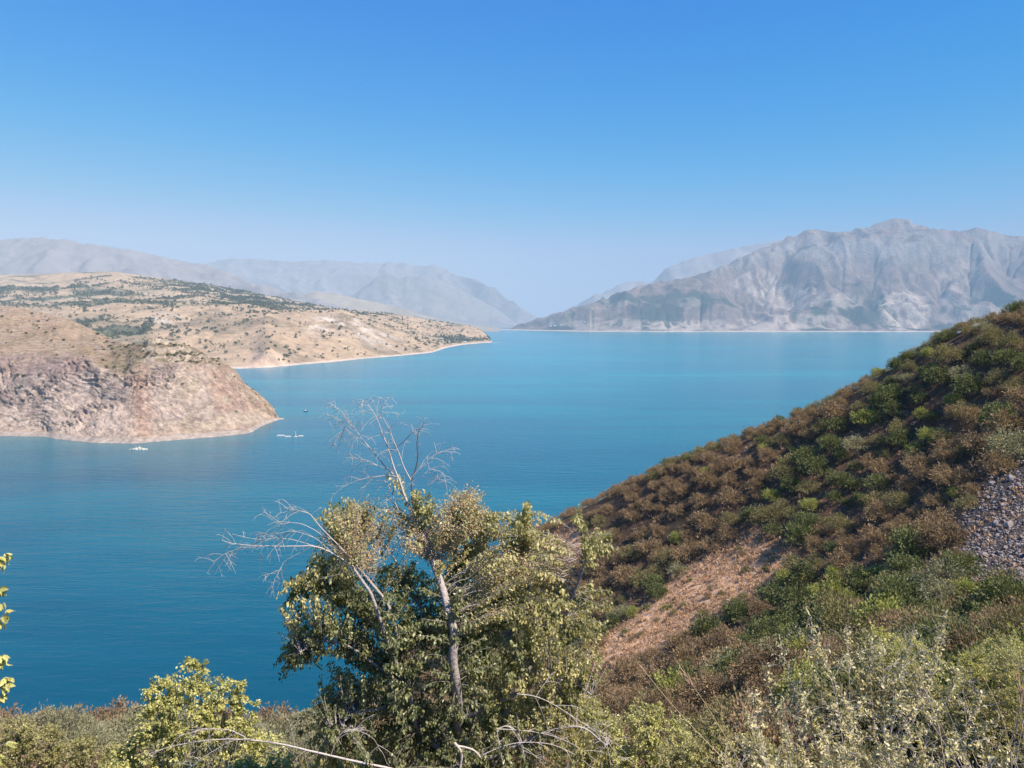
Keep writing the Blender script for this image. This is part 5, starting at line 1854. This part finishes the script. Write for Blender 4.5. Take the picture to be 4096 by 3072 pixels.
def pale_shrub():
    """the loose pale shrub low on the right: many thin stems rising from below the frame"""
    T = Plant(71)
    rng = T.rng
    b = P(860, 900, 7.2)
    base = np.array((b[0], 7.2, float(ground(b[0], 7.2)[0])))
    tips = [(806, 607, 7.0), (846, 624, 7.6), (817, 640, 7.0), (780, 640, 7.2), (762, 662, 7.4), (755, 690, 7.0), (872, 628, 7.3), (884, 640, 7.2), (905, 645, 7.4), (946, 610, 7.3), (938, 632, 7.2), (914, 622, 7.5), (925, 660, 7.0), (960, 668, 6.6), (985, 690, 6.4),
            (1000, 715, 6.0), (745, 712, 6.8), (735, 735, 6.6), (800, 690, 6.4), (840, 690, 6.2), (870, 690, 6.6), (900, 690, 6.3), (940, 700, 6.2), (780, 720, 6.2), (820, 730, 6.0), (860, 730, 5.9), (905, 735, 5.8), (955, 740, 5.8), (990, 755, 5.6), (720, 755, 6.4), (760, 755, 6.0), (1015, 745, 6.2)]
    SK = []
    for i, (u, v, d) in enumerate(tips):
        e = P(u, v, d)
        st = base + np.array((rng.normal(0, .35), rng.normal(0, .25), 0))
        st[2] = float(ground(st[0], st[1])[0]) - .05
        q = spline(np.array([st, st + (e - st) * .45 + np.array((rng.normal(0, .12), rng.normal(0, .1), .12)), st + (e - st) * .8 + np.array((rng.normal(0, .05), 0, .06)), e]), 22)
        T.w(("stem", i)).tube(q, np.linspace(.008, .0014, 22), 5)
        SK.append(q)
        n = 34
        for j in range(n):
            t = rng.uniform(.30, .99)
            k = int(t * 21)
            p = q[min(k, 20)]
            d_ = rvec(1, rng)[0] * np.array((1, .8, .6)) + (q[min(k + 1, 21)] - q[max(k - 1, 0)]) * 4 + np.array((0, 0, .15))
            d_ /= np.linalg.norm(d_)
            l = rng.uniform(.12, .48) * (1.15 - t * .75)
            if t > .86:
                l = rng.uniform(.03, .08)
            T.leafy_twig("twigs", p, p + d_ * l, .0026, int(rng.integers(9, 18) * (1.2 if t < .8 else .5)), M_PALELEAF, .035, 1.1, .15, (.0, 1.0), False, .05, .2, .012)
            if rng.uniform() < .35:
                T.side_twigs("bare_twigs", np.array([p, p + d_ * l * .5, p + d_ * l]), .0016, .22, 2, 1, .2, .1)
        T.leafy_twig("twigs", q[-5], q[-1], .0016, 12, M_PALELEAF, .035, 1.15, -.1, (.6, 1.0), False, .0, .05, .012)
    T.finish("shrub", base, "pale loose shrub with thin upright stems and small cream-green leaves at the bottom right", "shrub",
             dict(stem=M_DEAD, twigs=M_DEAD, bare_twigs=M_DEAD))


pale_shrub()


def corner_sapling():
    """a slim sapling just outside the left edge; only the leafy tips of its boughs reach into view"""
    T = Plant(81)
    rng = T.rng
    b = P(-46, 800, 6.2)
    base = np.array((b[0], 6.2, float(ground(b[0], 6.2)[0])))
    top = P(-40, 520, 6.2)
    q = spline(np.array([base - np.array((0, 0, .1)), base * .5 + top * .5 + np.array((.06, 0, 0)), top]), 24)
    T.w("trunk").tube(q, np.linspace(.03, .007, 24), 7)
    for (u, v, n, du) in ((6, 554, 7, 0), (4, 562, 5, 0), (3, 590, 5, 0), (5, 604, 4, 0), (7, 612, 5, 0), (2, 622, 5, 0), (6, 656, 6, 0), (3, 661, 4, 0), (11, 677, 5, 0), (8, 684, 6, 0), (5, 692, 6, 0), (1, 697, 4, 0), (3, 755, 5, 0), (12, 742, 3, 0)):
        e = P(u, v, 6.2)
        st = q[np.linalg.norm(q - (e + np.array((-.3, 0, -.22))), axis=1).argmin()]
        T.leafy_twig("twigs", st, e, .004, n * 2 + 3, M_BUSHLEAF, .068, 1.2, .55, (.5, 1.0), False, .10, .72, .012)
    T.finish("sapling", base, "leafy sapling twigs reaching in at the left edge over the water", "sapling", dict(trunk=M_BARK, twigs=M_BARK))


corner_sapling()

M_STRAW = plain_mat("straw", (0.46, 0.37, 0.23), 0.7, 0.2, 12.0, 0.2)
M_PLUME = plain_mat("grass_plume", (0.52, 0.36, 0.26), 0.8, 0.2, 12.0, 0.1)


def grass_stalk(seed, pts, d, r, label, plume=0.0, group="tall dry grass stalks in the foreground", blades=0):
    rng = np.random.default_rng(seed)
    a = np.array(pts, float)
    p = P(a[:, 0], a[:, 1], d + 0 * a[:, 0]).T
    low = p[-1]
    dirn = (p[-1] - p[-2]) / np.linalg.norm(p[-1] - p[-2])
    g = low.copy()
    for i in range(200):                                  # carry the stalk on down to the soil
        if g[2] <= ground(g[0], g[1])[0]:
            break
        dirn = dirn * .97 + np.array((0, 0, -.03)); dirn /= np.linalg.norm(dirn)
        g = g + dirn * .05
    q = spline(np.concatenate([p, [low + (g - low) * .5, g]]), 30)
    root = link("grass_stalk", None, None, g)
    tag(root, label, "grass", group)
    w = Wood(); w.tube(q - g, np.linspace(r * .5, r * 1.2, 30), 5)
    link("stem", w.build("stem", M_STRAW), root)
    if plume:
        h = Wood()
        T0 = q[0] - q[2]; T0 /= np.linalg.norm(T0)
        for i in range(26):
            s = q[0] - T0 * rng.uniform(0, plume * .55)
            e = s + (T0 + rvec(1, rng)[0] * .28) * plume * rng.uniform(.25, .6)
            h.tube(bez(s - g, (s + e) / 2 - g + rvec(1, rng)[0] * .004, e - g, 4), np.linspace(.0016, .0006, 4), 3)
        link("seed_head", h.build("seed_head", M_PLUME), root)
    for i in range(blades):
        t = int(rng.integers(14, 26))
        b0 = q[t]
        e = b0 + np.array((rng.uniform(-.3, .3), rng.uniform(-.1, .1), rng.uniform(.1, .4)))
        bw = Wood(); bw.tube(bez(b0 - g, (b0 + e) / 2 + np.array((0, 0, .12)) - g, e - g, 7), np.linspace(.004, .0008, 7), 3)
        link("blade", bw.build("blade", M_STRAW), root)


grass_stalk(1, [(642, 668), (668, 700), (700, 735), (733, 769), (752, 792)], 4.2, .0028, "longer of the two crossing grass stalks, its thin tip leaning left over dark bushes", .05)
grass_stalk(2, [(686, 676), (706, 705), (726, 738), (744, 770), (758, 800)], 4.0, .0024, "grass stalk with split seed head, right of the longest stalk", .16)
grass_stalk(3, [(1020, 688), (1021, 715), (1024, 745), (1026, 775)], 4.4, .0030, "grass stalk with a pinkish plume at the right edge", .26)
grass_stalk(4, [(916, 668), (925, 690), (938, 725), (942, 750), (945, 775)], 5.0, .0045, "thick pale dry stalk rising through the pale shrub, bent at the top", .04)
grass_stalk(5, [(985, 680), (1000, 712), (1008, 740), (1012, 772)], 4.8, .0034, "brown dry stalk left of the pinkish plume", .05)
grass_stalk(6, [(957, 752), (962, 762), (968, 780)], 4.0, .0034, "short straw blade at the bottom edge, left of three", 0)
grass_stalk(7, [(972, 752), (978, 765), (984, 782)], 4.0, .0034, "short straw blade at the bottom edge, middle of three", 0)
grass_stalk(8, [(1006, 742), (1014, 760), (1020, 784)], 4.0, .0036, "short straw blade at the bottom edge, right of three", 0)

# ================================================================ on the lake
M_WHITEROCK = plain_mat("white_limestone", (0.50, 0.47, 0.43), 0.9, 0.12, 0.5, 0.1, 0.3)
M_WHITE = plain_mat("white_float_paint", (0.50, 0.50, 0.50), 0.5, 0.06, 1.0, 0.4)
M_HULL = plain_mat("dark_hull", (0.03, 0.035, 0.05), 0.4, 0.2, 1.0, 0.5)
M_GLASSY = plain_mat("boat_window", (0.02, 0.03, 0.04), 0.1, 0.1, 1.0, 0.6)


def box_bm(V, F, c, s, bev=0.0, rot=0.0, taper=1.0):
    n = len(V)
    x, y, z = s
    base = [(-x, -y, -z), (x, -y, -z), (x, y, -z), (-x, y, -z)]
    t = [(a * taper, b * taper, z) for a, b, _ in base]
    mids = [(a * (1 + bev), b * (1 + bev), z * .35) for a, b, _ in base]
    cr, sr = math.cos(rot), math.sin(rot)
    for a, b, cc in base + mids + t:
        V.append((a * cr - b * sr + c[0], a * sr + b * cr + c[1], cc + c[2]))
    for i in range(4):
        j = (i + 1) % 4
        F.append((n + i, n + j, n + 4 + j, n + 4 + i)); F.append((n + 4 + i, n + 4 + j, n + 8 + j, n + 8 + i))
    F.append((n + 3, n + 2, n + 1, n)); F.append((n + 8, n + 9, n + 10, n + 11))


def lake_things():
    rng = np.random.default_rng(91)
    # jagged white rock islet
    dI = float(shore_d(139, 449.6))
    c = P(139, 449.6, dI)
    parts = []
    root = link("rock_islet", None, None, (c[0], c[1], 0))
    tag(root, "jagged white rock islet breaking the water below the quarry wall", "rock")
    for i in range(13):
        v, f = rock_mesh(400 + i, flat=1.0)
        x = (i / 12 - .5) * 15
        s = (1.5 + .7 * rng.uniform()) * (1 - (abs(x) / 10) ** 2)
        v = v * np.array((s * 1.2, s * 1.1, s * (0.85 + .9 * rng.uniform()))) + np.array((x, rng.normal(0, .8), .15))
        parts.append(link("rock", mesh_data("rock", v, [f], [M_WHITEROCK], False), root))
    # a string of white floats and a beacon post
    grp = "white floats moored off the headland"
    for lab, u0, u1, v in (("long white float at the left end of the float line", 277.0, 284.6, 436.0), ("white float in the middle of the float line, left of the beacon", 285.0, 291.0, 437.0), ("short white float right of the beacon", 298.5, 303.2, 436.4)):
        d = float(shore_d((u0 + u1) / 2, v))
        a = P(u0, v, d); b = P(u1, v, d)
        L = (b[0] - a[0]) / 2
        root = link("pontoon", None, None, ((a[0] + b[0]) / 2, d, 0))
        tag(root, lab, "float", grp)
        V, F = [], []
        box_bm(V, F, (0, 0, .25), (L, 1.2, .42), .04, 0, .96)
        link("hull", mesh_data("hull", np.array(V), [np.array(F)], [M_WHITE]), root)
        V, F = [], []
        for k in range(3):
            box_bm(V, F, (-L * .6 + k * L * .6 + rng.normal(0, .2), rng.normal(0, .2), .95), (L * .2, .8, .28), .05, 0, .8)
        link("deck_box", mesh_data("deck_box", np.array(V), [np.array(F)], [M_WHITE]), root)
    d = float(shore_d(295.8, 437.0))
    c = P(295.8, 437, d)
    root = link("beacon", None, None, (c[0], c[1], 0))
    tag(root, "white beacon post with a forked top on a small float", "beacon")
    V, F = [], []
    box_bm(V, F, (0, 0, .3), (1.6, 1.3, .5), .03, 0, .9)
    link("base", mesh_data("base", np.array(V), [np.array(F)], [M_WHITE]), root)
    w = Wood(); w.tube([(0, 0, .75), (0, 0, 2.5), (0, 0, 4.7)], [.42, .34, .26], 8)
    link("post", w.build("post", M_WHITE), root)
    for s in (-1, 1):
        w = Wood(); w.tube([(0, 0, 4.6), (s * .45, 0, 5.3), (s * .75, 0, 6.1)], [.2, .17, .12], 6)
        link("arm", w.build("arm", M_WHITE), root)
    # little motorboat
    d = float(shore_d(305.7, 411.4))
    c = P(305.7, 411.4, d)
    root = link("motorboat", None, None, (c[0], c[1], 0))
    root.rotation_euler = (0, 0, .5)
    tag(root, "tiny dark-hulled motorboat with a white cabin out beyond the headland tip", "boat")
    st = [(-2.6, .95, .9), (-1, 1.05, .9), (.8, .95, 1.0), (2.0, .55, 1.15), (2.8, .05, 1.3)]
    V, F = [], []
    for x, hw, hh in st:
        V += [(x, -hw, hh), (x, -hw * .75, -.2), (x, 0, -.45), (x, hw * .75, -.2), (x, hw, hh)]
    for i in range(4):
        for k in range(4):
            F.append((i * 5 + k, (i + 1) * 5 + k, (i + 1) * 5 + k + 1, i * 5 + k + 1))
        F.append((i * 5 + 4, (i + 1) * 5 + 4, (i + 1) * 5, i * 5))
    link("hull", mesh_data("hull", np.array(V, float), [np.array(F)], [M_HULL]), root)
    V, F = [], []
    box_bm(V, F, (-.2, 0, 1.45), (1.1, .75, .55), .02, 0, .8)
    link("cabin", mesh_data("cabin", np.array(V), [np.array(F)], [M_WHITE]), root)
    V, F = [], []
    box_bm(V, F, (.86, 0, 1.55), (.08, .55, .25), 0, 0, .9)
    link("windscreen", mesh_data("windscreen", np.array(V), [np.array(F)], [M_GLASSY]), root)


lake_things()
